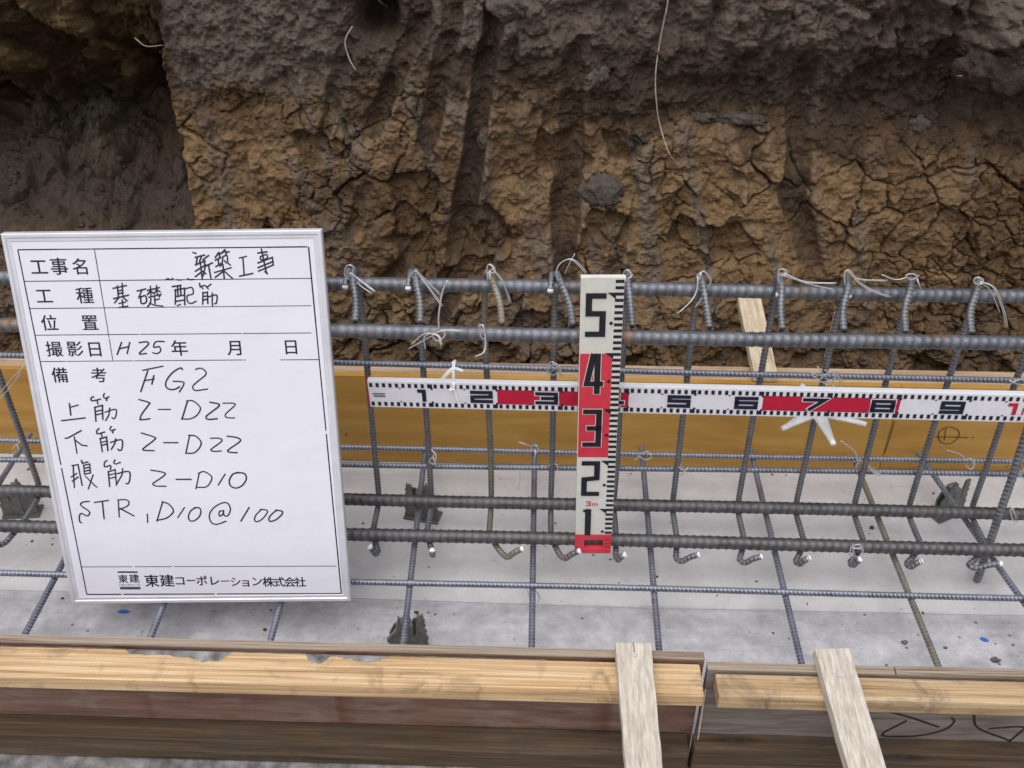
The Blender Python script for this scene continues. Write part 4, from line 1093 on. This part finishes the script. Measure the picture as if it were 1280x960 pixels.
for k, (hs, te, lt, lb, tx, tz, bx) in enumerate(ST):
    root = empty('stirrup', (lb, YLEG, -0.0076))
    tag(root, SLAB[k], 'stirrup', 'stirrups of the beam cage')
    mat = M['steel_rusty'] if k == 2 else M['steel_stirrup']
    top = ZA + 0.0165
    P = [(lb, 0.045, -0.0062), (lb, YLEG - 0.001, -0.0076), (lb, YLEG, 0.10), (lt, YLEG, 0.38), (hs * 0.5 + lt * 0.5, YLEG + 0.001, top + 0.004), (hs * 0.65 + te * 0.35, YA - 0.020, top + 0.003), (hs * 0.15 + te * 0.85, 0.062, top - 0.016), (te, 0.0270, ZB + 0.0125)]
    mb = MB()
    rebar(mb, round_path(P, 0.026), 0.0047, 0.0068, 0.0008, 10)
    child(mb.build('leg', mat, None, smooth=True), root)
    P = [(lb, 0.047, -0.0062), (lb * 0.4 + bx * 0.6, 0.016, -0.0075), (bx, 0.003, -0.0100), (bx * 0.75 + tx * 0.25, -0.006, -0.0085), (bx * 0.4 + tx * 0.6, -0.007, tz * 0.45), (tx, -0.0065, tz)]
    mb = MB()
    rebar(mb, round_path(P, 0.012), 0.0047, 0.0068, 0.0007, 10)
    hk = child(mb.build('bottom_hook', mat, None, smooth=True), root)
    d = np.array([tx - (bx * 0.4 + tx * 0.6), 0.0005, tz * 0.55]); d /= np.linalg.norm(d)
    if abs(tx - bx) < 0.012:
        d = np.array([0.05, -0.9, 0.4]); d /= np.linalg.norm(d)
    e = np.array([tx, -0.0065, tz])
    mb = MB()
    sweep(mb, [e - d * 0.004, e + d * 0.001, e + d * 0.0022], [0.0049, 0.0052, 0.0042], 12)
    child(mb.build('paint_tip', M['tip_paint'], None, smooth=True), root)
    if k in (0, 1, 3, 6, 7, 10):
        x0 = hs - 0.004
        P = [(x0, YLEG + 0.004, 0.43), (x0, YLEG + 0.002, top + 0.001), (x0 - 0.001, YA - 0.010, top - 0.003), (x0 - 0.002, YA - 0.0185, ZA + 0.004)]
        mb = MB()
        rebar(mb, round_path(P, 0.012), 0.0040, 0.0064, 0.0006, 8)
        child(mb.build('top_hook', mat, None, smooth=True), root)
        mb = MB()
        e = np.array(P[-1]); d = np.array([-0.1, -0.8, -0.55]); d /= np.linalg.norm(d)
        sweep(mb, [e - d * 0.004, e + d * 0.0012, e + d * 0.002], [0.0043, 0.0046, 0.0036], 12)
        child(mb.build('paint_tip', M['tip_paint'], None, smooth=True), root)

# one thicker upright standing bar at the right
mb = MB()
rebar(mb, [(0.699, 0.042, -0.085), (0.7045, 0.060, 0.05), (0.712, 0.075, 0.12), (0.735, 0.145, 0.44)], 0.0062, 0.008, 0.001, 12)
tag(mb.build('standing_rebar', M['steel_stirrup'], None, smooth=True), 'thicker leaning bar at the right whose cut end stands on the concrete', 'rebar')

# tie wires
WL = ['ring and two tails of tie wire on the first stirrup hook right of the signboard', 'twisted tie wire with long tails on the second stirrup hook',
      'curled tie wire on the third stirrup hook', 'wide open loop of tie wire just left of the staff top', 'small ring of tie wire just right of the staff top',
      'drooping tie wire on the hook above numeral 5', 'ring of tie wire with tails pointing right above numeral 7', 'wavy tie wire with long tails above numeral 8',
      'tie wire with a tail pointing left on the ninth hook', 'big ring of tie wire with hanging tails near the right edge',
      'tangled bundle of tie wire on the second thick bar above numeral 2', 'thin drooping wire loop on the second thick bar above numeral 3',
      'knot of tie wire on the web bar left of the staff', 'large tangled knot of tie wire on the web bar above numeral 7', 'tie wire on the web bar at the right photo edge',
      'ring of tie wire at the rear mesh bar left of the staff', 'tie wire around the second stirrup leg below numeral 1', 'curly tie wire at the rear mesh bar right of the staff',
      'ring of tie wire with a long tail below numeral 8', 'ring of tie wire with a tail above the rear grey chair', 'little tie wire at the lower web bar beside the staff',
      'crossed tie wire on the lower web bar below numeral 5', 'tie wire with a flat tail on the lower web bar below numeral 8', 'tie wire on the lower web bar at the right edge',
      'knot of tie wire on the lowest thick bar below numeral 8', 'tie wire hanging on the rear low thick bar at the right', 'small tie wire where mesh bars cross left of the staff foot',
      'thin white thread hanging left of the staff', 'double strand of wire slanting down left of the signboard', 'ring of tie wire left of the signboard']
for pls, lab in zip(WIRES, WL):
    mb = MB()
    for pl in pls:
        P = smooth_curve(np.array(pl) / 1e4 + RNG.normal(0, 0.0006, (len(pl), 3)) + np.array([0, 1, 0]) * (np.linspace(0, 1, len(pl)) * RNG.uniform(-0.02, 0.006))[:, None], 6)
        sweep(mb, P, 0.00074, 5)
        if len(pl) > 3 or RNG.uniform() < 0.4:
            sweep(mb, P + np.array([0.0013, -0.0005, 0.0012]) * np.linspace(0.6, 1.5, len(P))[:, None], 0.00062, 5)
    tag(mb.build('tie_wire', M['wire'], None, smooth=True), lab, 'tie wire', 'tie wires on the rebar')

# grey plastic bar chairs
def bar_chair(x, y, rz, label, flip=1):
    root = empty('bar_chair', (x, y, FZ))
    tag(root, label, 'bar chair', 'grey bar chairs under the mesh')
    right = [(0.0065, 0.034), (0.0115, 0.042), (0.0165, 0.081), (0.0262, 0.082), (0.0255, 0.074), (0.0285, 0.070), (0.0258, 0.063), (0.0292, 0.058), (0.0265, 0.050), (0.0305, 0.044), (0.0280, 0.036), (0.0325, 0.028), (0.030, 0.020), (0.033, 0.002), (0.010, 0.002), (0.008, 0.026)]
    left = [(-0.0065, 0.034), (-0.0105, 0.088), (-0.0135, 0.090), (-0.0175, 0.066), (-0.0225, 0.058), (-0.034, 0.046), (-0.0335, 0.040), (-0.030, 0.037), (-0.032, 0.028), (-0.029, 0.022), (-0.033, 0.002), (-0.010, 0.002), (-0.008, 0.026)]
    for poly in (right, left):
        o = MB().prism([(a_ * flip, b_) for a_, b_ in poly], -0.010, -0.0055, 1).build('wing', M['chair_plastic'], root)
        o = MB().prism([(a_ * flip * 0.80, min(b_, 0.060)) for a_, b_ in poly[::2]], 0.0065, 0.010, 1).build('wing', M['chair_plastic'], root)
    MB().box((-0.0085, -0.012, 0.006), (0.0085, 0.012, 0.0665), 0.002).build('saddle', M['chair_plastic'], root)
    MB().prism([(-0.033, -0.016), (0.033, -0.016), (0.033, 0.016), (-0.033, 0.016)], 0.0005, 0.005, 2).build('base', M['chair_plastic'], root)
    root.rotation_euler = (0, 0, rz)
    return root
bar_chair(-0.2675, -0.135, 0.35, 'grey plastic bar chair under the cross bar nearest the front form')
bar_chair(-0.2750, 0.175, -0.2, 'grey plastic bar chair behind the low thick bar, below numeral 1', -1)
bar_chair(0.700, 0.215, 0.5, 'grey plastic bar chair behind the low thick bar at the right')
bar_chair(-1.020, 0.16, 0.1, 'grey plastic bar chair at the left photo edge beside the signboard', -1)

# white star spacer on the stirrup behind numeral 7
root = empty('star_spacer', (0.389, YLEG, 0.2114))
tag(root, 'white plastic star shaped spacer clipped to a stirrup below numeral 7', 'spacer')
mb = MB()
sweep(mb, [(0.389, YLEG, 0.2114 - 0.010), (0.389, YLEG, 0.2114 + 0.010)], 0.013, 16)
mb.build('hub', M['white_plastic'], None); child(COL.objects[-1], root)
for dx, dy, dz in ((-0.066, -0.053, 0.002), (0.008, -0.087, 0.0), (0.070, -0.040, 0.004), (-0.011, 0.068, 0.002), (0.066, 0.030, 0.0), (-0.072, 0.018, 0.0)):
    mb = MB()
    c = np.array([0.389, YLEG, 0.2114]); e = np.array([dx, dy, dz])
    n_ = 9
    P = [c + e * q for q in np.linspace(0.14, 1.0, n_)]
    rr = np.interp(np.linspace(0, 1, n_), [0, 0.55, 0.86, 0.93, 1.0], [0.0125, 0.0078, 0.0048, 0.0062, 0.0045])
    d = e / np.linalg.norm(e)
    side = np.cross(d, (0, 0, 1))
    vs = []; fs = []
    for p, r_ in zip(P, rr):
        for q in range(10):
            a_ = q * math.pi / 5
            vs.append(p + side * r_ * math.cos(a_) + np.array([0, 0, 1]) * max(r_ * 0.55, 0.004) * math.sin(a_))
    for k in range(n_ - 1):
        for q in range(10):
            fs.append((k * 10 + q, k * 10 + (q + 1) % 10, k * 10 + 10 + (q + 1) % 10, k * 10 + 10 + q))
    fs += [tuple(range(9, -1, -1)), tuple(range((n_ - 1) * 10, n_ * 10))]
    mb.add(vs, fs)
    child(mb.build('arm', M['white_plastic'], None, smooth=True), root)

# ------------------------------------------------------------------ horizontal ruler rod
ROD_O = np.array([-0.329, 0.052, 0.2824]); ROD_X = np.array([1.0, -0.0491, 0.0333]); ROD_X /= np.linalg.norm(ROD_X)
ROD_N = np.cross(ROD_X, (0, 0, 1.0)); ROD_N /= np.linalg.norm(ROD_N)
ROD_Z = np.cross(ROD_N, ROD_X); ROD_Z = -ROD_Z if ROD_Z[2] < 0 else ROD_Z
RH = 0.0505
rm = Matrix(((ROD_X[0], -ROD_N[0], ROD_Z[0], ROD_O[0]), (ROD_X[1], -ROD_N[1], ROD_Z[1], ROD_O[1]), (ROD_X[2], -ROD_N[2], ROD_Z[2], ROD_O[2]), (0, 0, 0, 1)))
rod = empty('measuring_rod', mat=rm)
tag(rod, 'long white and red ruler rod held horizontally across the cage', 'measuring rod')
def rp(lv): return lambda a, b: (a, -0.0004 * lv, b)
MB().box((0, 0, -RH / 2), (1.25, 0.011, RH / 2), 0.0012).build('rod_body', M['rod_white'], rod)
MB().box((-0.0018, 0.0003, -RH / 2 + 0.0003), (-0.0001, 0.0107, RH / 2 - 0.0003)).build('end_cap', M['red_paint'], rod)
mb = MB()
def quad(mb, a0, a1, b0, b1, pl):
    mb.add([pl(a0, b0), pl(a1, b0), pl(a1, b1), pl(a0, b1)], [(0, 1, 2, 3)])
for a0, a1 in ((0.2, 0.4), (0.6, 0.8)):
    mb = MB()
    quad(mb, a0, a1, -0.0135, 0.0138, rp(1))
    mb.build('red_band', M['red_paint'], rod, fix=False)
mb = MB()
for k in range(125):
    a0 = k * 0.01 + 0.0028
    quad(mb, a0, a0 + 0.0048, 0.0140, 0.0215, rp(2))
    quad(mb, a0, a0 + 0.0048, -0.0215, -0.0140, rp(2))
    if k % 5 == 4:
        c = a0 + 0.0072
        for s in (1, -1):
            mb.add([rp(2)(c - 0.002, s * 0.0138), rp(2)(c + 0.002, s * 0.0138), rp(2)(c, s * 0.0108)], [(0, 1, 2) if s < 0 else (2, 1, 0)])
    if k % 10 == 9:
        quad(mb, a0 + 0.0048, a0 + 0.0075, 0.0110, 0.0215, rp(2))
        quad(mb, a0 + 0.0048, a0 + 0.0075, -0.0215, -0.0110, rp(2))
mb.build('tick_marks', M['navy_ink'], rod, fix=False)['kind'] = 'stuff'
DG = {'1': [[(.15, 1), (.72, 1), (.72, 0)]], '2': [[(0, 1), (1, 1), (1, .52), (0, .48), (0, 0), (1, 0)]], '3': [[(0, 1), (1, 1), (1, 0), (0, 0)], [(.3, .5), (1, .5)]],
      '4': [[(.42, 1), (.0, .22), (1, .22)], [(.76, 1), (.76, 0)]], '5': [[(1, 1), (0, 1), (0, .54), (1, .54), (1, 0), (0, 0)]], '6': [[(1, 1), (0, 1), (0, 0), (1, 0), (1, .52), (0, .52)]],
      '7': [[(0, 1), (1, 1), (.32, 0)]], '8': [[(0, 0), (0, 1), (1, 1), (1, 0), (0, 0)], [(0, .5), (1, .5)]], '9': [[(0, 0), (1, 0), (1, 1), (0, 1), (0, .46), (1, .46)]]}
def digit(mb, d, x0, z0, w_, h_, th, pl):
    for s in DG[d]:
        ribbon(mb, [(x0 + a * w_, z0 + b * h_) for a, b in s], th, pl)
blk, wht, redd = MB(), MB(), MB()
for k in range(1, 10):
    d = str(k)
    w_ = 0.012 if k == 1 else 0.0285
    x1 = k * 0.1 - 0.0100
    nm_ = MB()
    if d in '3478':
        digit(nm_, d, x1 - w_, -0.0085, w_, 0.0170, 0.0092, rp(2))
        nm_.build('numeral_outline', M['rod_white'], rod, fix=False)
    nm_ = MB()
    digit(nm_, d, x1 - w_, -0.0085, w_, 0.0170, 0.0064, rp(3))
    nm_.build('numeral', M['navy_ink'], rod, fix=False)
for k in (10,):
    digit(redd, '1', 0.955, -0.0078, 0.014, 0.0156, 0.006, rp(3))
    for xo in (0.9775, 0.9835, 0.9895):
        ribbon(redd, [(xo, -0.0095), (xo, 0.0015)], 0.0026, rp(3))
    ribbon(redd, [(0.9775, 0.0005), (0.9895, 0.0005)], 0.0026, rp(3))
redd.build('metre_numeral', M['red_paint'], rod, fix=False)
mb = MB()
for q in range(3):
    quad(mb, 0.006 + 0.001 * q, 0.026 - 0.0006 * (q % 2), 0.0012 - q * 0.0030, 0.0026 - q * 0.0030, rp(2))
mb.build('maker_mark', M['navy_ink'], rod, fix=False)

# white strip that hangs the rod from the web bar
mb = MB()
zt = np.array([-0.207, 0.1125, 0.3010])
def strip(P, w_, th=0.0012):
    P = np.array(P, float)
    vs, fs = [], []
    for k, p in enumerate(P):
        d = P[min(k + 1, len(P) - 1)] - P[max(k - 1, 0)]
        d /= np.linalg.norm(d)
        s = np.cross(d, (0.1, -0.75, 0.6)); s /= np.linalg.norm(s)
        n_ = np.cross(s, d)
        for a_, b_ in ((-1, 1), (1, 1), (1, -1), (-1, -1)):
            vs.append(p + s * a_ * w_ / 2 + n_ * b_ * th / 2)
    for k in range(len(P) - 1):
        for q in range(4):
            fs.append((k * 4 + q, k * 4 + (q + 1) % 4, k * 4 + 4 + (q + 1) % 4, k * 4 + 4 + q))
    fs += [(3, 2, 1, 0), tuple(range(len(P) * 4 - 4, len(P) * 4))]
    mb.add(vs, fs)
strip(smooth_curve([(-0.2010, 0.1085, 0.3075), (-0.2006, 0.102, 0.3055), (-0.2000, 0.092, 0.303), (-0.1985, 0.070, 0.306), (-0.1962, 0.050, 0.3125), (-0.1958, 0.0436, 0.3105), (-0.1962, 0.0425, 0.3035), (-0.1990, 0.0422, 0.3022), (-0.2026, 0.0425, 0.3000)]), 0.0046)
strip(smooth_curve([(-0.2000, 0.096, 0.3040), (-0.2070, 0.092, 0.3000), (-0.2185, 0.085, 0.2890)]), 0.0056)
strip(smooth_curve([(-0.2000, 0.096, 0.3042), (-0.1930, 0.093, 0.3045), (-0.1850, 0.090, 0.3028)]), 0.0042)
strip(smooth_curve([(-0.1958, 0.0427, 0.303), (-0.1925, 0.0428, 0.290), (-0.1872, 0.0425, 0.2690)]), 0.0036)
strip(smooth_curve([(-0.2006, 0.104, 0.300), (-0.2005, 0.1155, 0.3005), (-0.2005, 0.126, 0.296), (-0.2005, 0.124, 0.286), (-0.2005, 0.112, 0.2855), (-0.2005, 0.105, 0.292), (-0.2006, 0.102, 0.3045)]), 0.0048)
tag(mb.build('cable_tie', M['white_plastic']), 'white cable tie hanging the ruler rod from the web bar near numeral 1', 'cable tie')

# ------------------------------------------------------------------ upright staff
lean = Matrix.Rotation(math.atan(-0.0087), 4, 'X') @ Matrix.Rotation(math.atan(-0.0235), 4, 'Y')
# staff left edge stands at x = 0; face towards -y
staff = empty('measuring_staff', mat=Matrix.Translation((0, 0, 0.0)) @ lean)
tag(staff, 'white and red numbered survey staff standing upright before the cage', 'measuring staff')
SW, SH = 0.0600, 0.5235
def sp_(lv): return lambda a, b: (a, -0.0004 * lv, b)
MB().box((0, 0, 0.0425), (SW, 0.0085, SH), 0.001).build('staff_body', M['staff_white'], staff)
foot_ = MB()
foot_.box((-0.0005, -0.0006, 0.0), (SW - 0.001, 0.0085, 0.0115), 0.001)
foot_.box((-0.0005, -0.0006, 0.0305), (SW - 0.001, 0.0085, 0.0422), 0.001)
foot_.box((-0.0005, -0.0003, 0.0117), (0.0150, 0.0085, 0.0303))
foot_.box((0.0455, -0.0003, 0.0117), (SW - 0.001, 0.0085, 0.0303))
foot_.build('foot', M['red_bright'], staff)
for k in range(4):
    MB().box((0.048, -0.0012, 0.006 + k * 0.0085), (0.0585, -0.0005, 0.0085 + k * 0.0085)).build('grip_ridge', M['red_paint'], staff)
TKX = 0.0478
mb = MB()
quad(mb, 0.0012, TKX - 0.0002, 0.2065, 0.3985, sp_(1))
mb.build('red_band', M['red_bright'], staff, fix=False)
mb = MB()
for k in range(5, 53):
    z0 = k * 0.01
    quad(mb, TKX, SW - 0.0004, z0 - 0.0052, z0 - 0.0002, sp_(1))
    if k % 10 == 0:
        mb.add([sp_(2)(TKX + 0.001, z0 - 0.0002), sp_(2)(TKX - 0.0105, z0 - 0.0002), sp_(2)(TKX + 0.001, z0 - 0.0105)], [(0, 1, 2)])
    elif k % 10 == 5:
        mb.add([sp_(2)(TKX - 0.0072, z0), sp_(2)(TKX - 0.0040, z0 - 0.0036), sp_(2)(TKX - 0.0008, z0), sp_(2)(TKX - 0.0040, z0 + 0.0036)], [(0, 1, 2, 3)])
for k in range(5, 53):      # ticks on the narrow left side
    z0 = k * 0.01
    x_ = -0.0003
    mb.add([(x_, 0.0012, z0 - 0.005), (x_, 0.0075, z0 - 0.005), (x_, 0.0075, z0), (x_, 0.0012, z0)], [(0, 1, 2, 3)])
mb.build('tick_marks', M['black_ink'], staff, fix=False)['kind'] = 'stuff'
for d, zt_ in (('5', .5), ('4', .4), ('3', .3), ('2', .2), ('1', .1)):
    hh = 0.0715 if d != '1' else 0.057
    th = 0.0088
    w_ = 0.0285 - th
    x0 = 0.0075 + th / 2
    z1 = zt_ - 0.0008 - th / 2
    zz = z1 - (hh - th)
    mb, wh = MB(), MB()
    if d in '43':
        digit(wh, d, x0, zz, w_, hh - th, th + 0.0022, sp_(2))
    if d == '1':
        ribbon(mb, [(x0 + w_ * 0.40, z1), (x0 + w_ * 0.40, zz)], th * 1.1, sp_(3))
        ribbon(mb, [(x0 + w_ * 0.12, z1 + 0.001), (x0 + w_ * 0.40, z1 + 0.001)], th * 0.6, sp_(4))
    else:
        digit(mb, d, x0, zz, w_, hh - th, th, sp_(3))
    if wh.v:
        wh.build('numeral_outline', M['staff_white'], staff, fix=False)
    mb.build('numeral', M['black_ink'], staff, fix=False)
mb = MB()
digit(mb, '3', 0.0165, 0.1065, 0.0060, 0.0085, 0.0020, sp_(2))
for xo in (0.0265, 0.0302, 0.0339):
    ribbon(mb, [(xo, 0.1065), (xo, 0.1105)], 0.0015, sp_(2))
ribbon(mb, [(0.0265, 0.1108), (0.0339, 0.1108)], 0.0015, sp_(2))
mb.build('length_mark', M['red_bright'], staff, fix=False)

# ------------------------------------------------------------------ white signboard
BO = Vector((-0.5839, -0.0451, 0.2807)); BWd, BH = 0.442, 0.5943
bu, bv, bn = Vector((0.99935, 0.03308, 0.01449)), Vector((-0.02254, 0.25778, 0.96594)), Vector((-0.02822, 0.96564, -0.25836))
bmx = Matrix(((bu.x, bv.x, -bn.x, BO.x), (bu.y, bv.y, -bn.y, BO.y), (bu.z, bv.z, -bn.z, BO.z), (0, 0, 0, 1)))
sign = empty('signboard', mat=bmx)
tag(sign, 'white framed site record board with handwritten Japanese notes leaning on the cage', 'signboard')
HW, HH = BWd / 2, BH / 2
FWt = 0.0125
pan = MB().box((-HW + 0.006, -HH + 0.006, -0.010), (HW - 0.006, HH - 0.006, -0.0022)).build('panel', M['whiteboard'], sign)
def frame_bar(a, b, ins):
    """mitred aluminium edging between two outer corners"""
    a, b = Vector((a[0], a[1])), Vector((b[0], b[1]))
    d = (b - a).normalized(); n_ = Vector((-d.y, d.x))
    prof = [(0.0, -0.013), (0.0, -0.0012), (0.0012, 0.0), (0.0052, 0.0), (0.0068, -0.0016), (0.0110, -0.0016), (FWt, -0.0024), (FWt, -0.013)]
    vs = []
    for e, sg in ((a, 1), (b, -1)):
        for o_, z_ in prof:
            q = e + d * sg * o_ + n_ * o_
            vs.append((q.x, q.y, z_))
    K = len(prof)
    fs = [tuple(range(K)), tuple(range(2 * K - 1, K - 1, -1))] + [(k, (k + 1) % K, K + (k + 1) % K, K + k) for k in range(K)]
    return MB().add(vs, fs).build('frame_edge', M['aluminium'], sign)
cs = [(-HW, -HH), (HW, -HH), (HW, HH), (-HW, HH)]
for k in range(4):
    frame_bar(cs[k], cs[(k + 1) % 4], FWt)
def bp(lv): return lambda a, b: (a, b, -0.0022 + 0.00015 * lv)
for k, (a, b) in enumerate(LINES):
    mb = MB()
    a, b = np.array(a) / 1e4, np.array(b) / 1e4
    th = 0.0019 if k < 4 else 0.0012
    cuts = [0.0]
    while cuts[-1] < 1:
        cuts.append(min(1.0, cuts[-1] + RNG.uniform(0.12, 0.42)))
    for c0, c1 in zip(cuts[:-1], cuts[1:]):
        gap = RNG.choice([0.0, 0.0, 0.004, 0.009])
        if c1 - c0 - gap > 0.01:
            ribbon(mb, [a + (b - a) * c0, a + (b - a) * (c1 - gap)], th * RNG.uniform(0.85, 1.12), bp(1), square=False)
    mb.build('ruled_line', M['navy_ink'], pan, fix=False)
for q, (ch, cx, cy, sz) in enumerate(CHARS):
    mb = MB()
    e = 0.014 if q < 15 else 0.020
    sz = sz / 1e4 * 1.07
    for w_, (ex, ey) in enumerate(((-e, 0), (e, 0), (0, e * 0.7), (0, -e * 0.7))):
        glyph_mesh(mb, ch, cx / 1e4 + ex * sz, cy / 1e4 + ey * sz, sz, bp(1 + 0.12 * w_))
    mb.build('printed_character', M['navy_ink'], pan, fix=False)
for (a, b), th in zip(BARS[:3], (0.0028, 0.0018, 0.0026)):
    mb = MB()
    ribbon(mb, [np.array(a) / 1e4, np.array(b) / 1e4], th, bp(1), square=False)
    mb.build('logo_bar', M['navy_ink'], pan, fix=False)
mb = MB()
for q, ch in enumerate('CORPORATION'):
    glyph_mesh(mb, ch, -0.1402 + q * 0.0031, -0.2638, 0.0042, bp(1), 0.0)
mb.build('logo_small_text', M['navy_ink'], pan, fix=False)['kind'] = 'stuff'
# handwriting: strokes that lie close together make one character
SS_ = [np.array(s, float) / 1e4 for s in STROKES]
own = list(range(len(SS_)))
def find(k):
    while own[k] != k:
        k = own[k]
    return k
dense = [resample(np.c_[s, np.zeros(len(s))], 0.0012)[:, :2] for s in SS_]
for p_ in range(len(SS_)):
    for q in range(p_):
        if np.min(np.linalg.norm(dense[p_][:, None] - dense[q][None], axis=2)) < 0.0034:
            own[find(p_)] = find(q)
chars = {}
for k in range(len(SS_)):
    chars.setdefault(find(k), []).append(SS_[k])
for L in chars.values():
    mb = MB()
    for P in L:
        if len(P) > 3:
            P = smooth_curve(np.c_[P, np.zeros(len(P))], 5)[:, :2]
        ribbon(mb, P, 0.0022 * RNG.uniform(0.9, 1.1), bp(2 + RNG.uniform(0, 0.8)))
    mb.build('handwritten_character', M['marker_ink'], pan, fix=False)

# ------------------------------------------------------------------ small things on the concrete
def chip(x, y, pts, m, name, label):
    mb = MB().prism([(x + a * 0.001, y + b * 0.001) for a, b in pts], FZ + 0.0008, FZ + 0.0022, 2)
    return tag(mb.build(name, m), label, 'chip', 'blue chips on the concrete')
chip(-0.753, -0.072, [(-10, -2), (-4, 3), (3, 3), (11, 0), (9, -2), (2, -4)], M['blue_paint'], 'blue_chip', 'flat blue chip on the concrete below the signboard')
chip(0.668, -0.086, [(-6, 3), (-2, 5), (6, 1), (7, -3), (0, -4), (-5, 0)], M['blue_paint'], 'blue_chip', 'flat blue chip on the concrete at the far right')
for x, y, s, lab in ((0.6717, -0.128, 0.0062, 'grey pebble on the concrete at the lower right corner'), (0.537, -0.096, 0.0045, 'grey pebble on the concrete right of the rusty cross bar'), (0.60, -0.105, 0.0026, 'tiny grey pebble between the rusty cross bar and the blue chip')):
    o = rock('pebble', M['pebble'], (x, y, FZ + s * 0.4), s, (1.2, 0.9, 0.7), int(s * 9000), 0.3, 2)
    tag(o, lab, 'pebble', 'pebbles on the concrete')
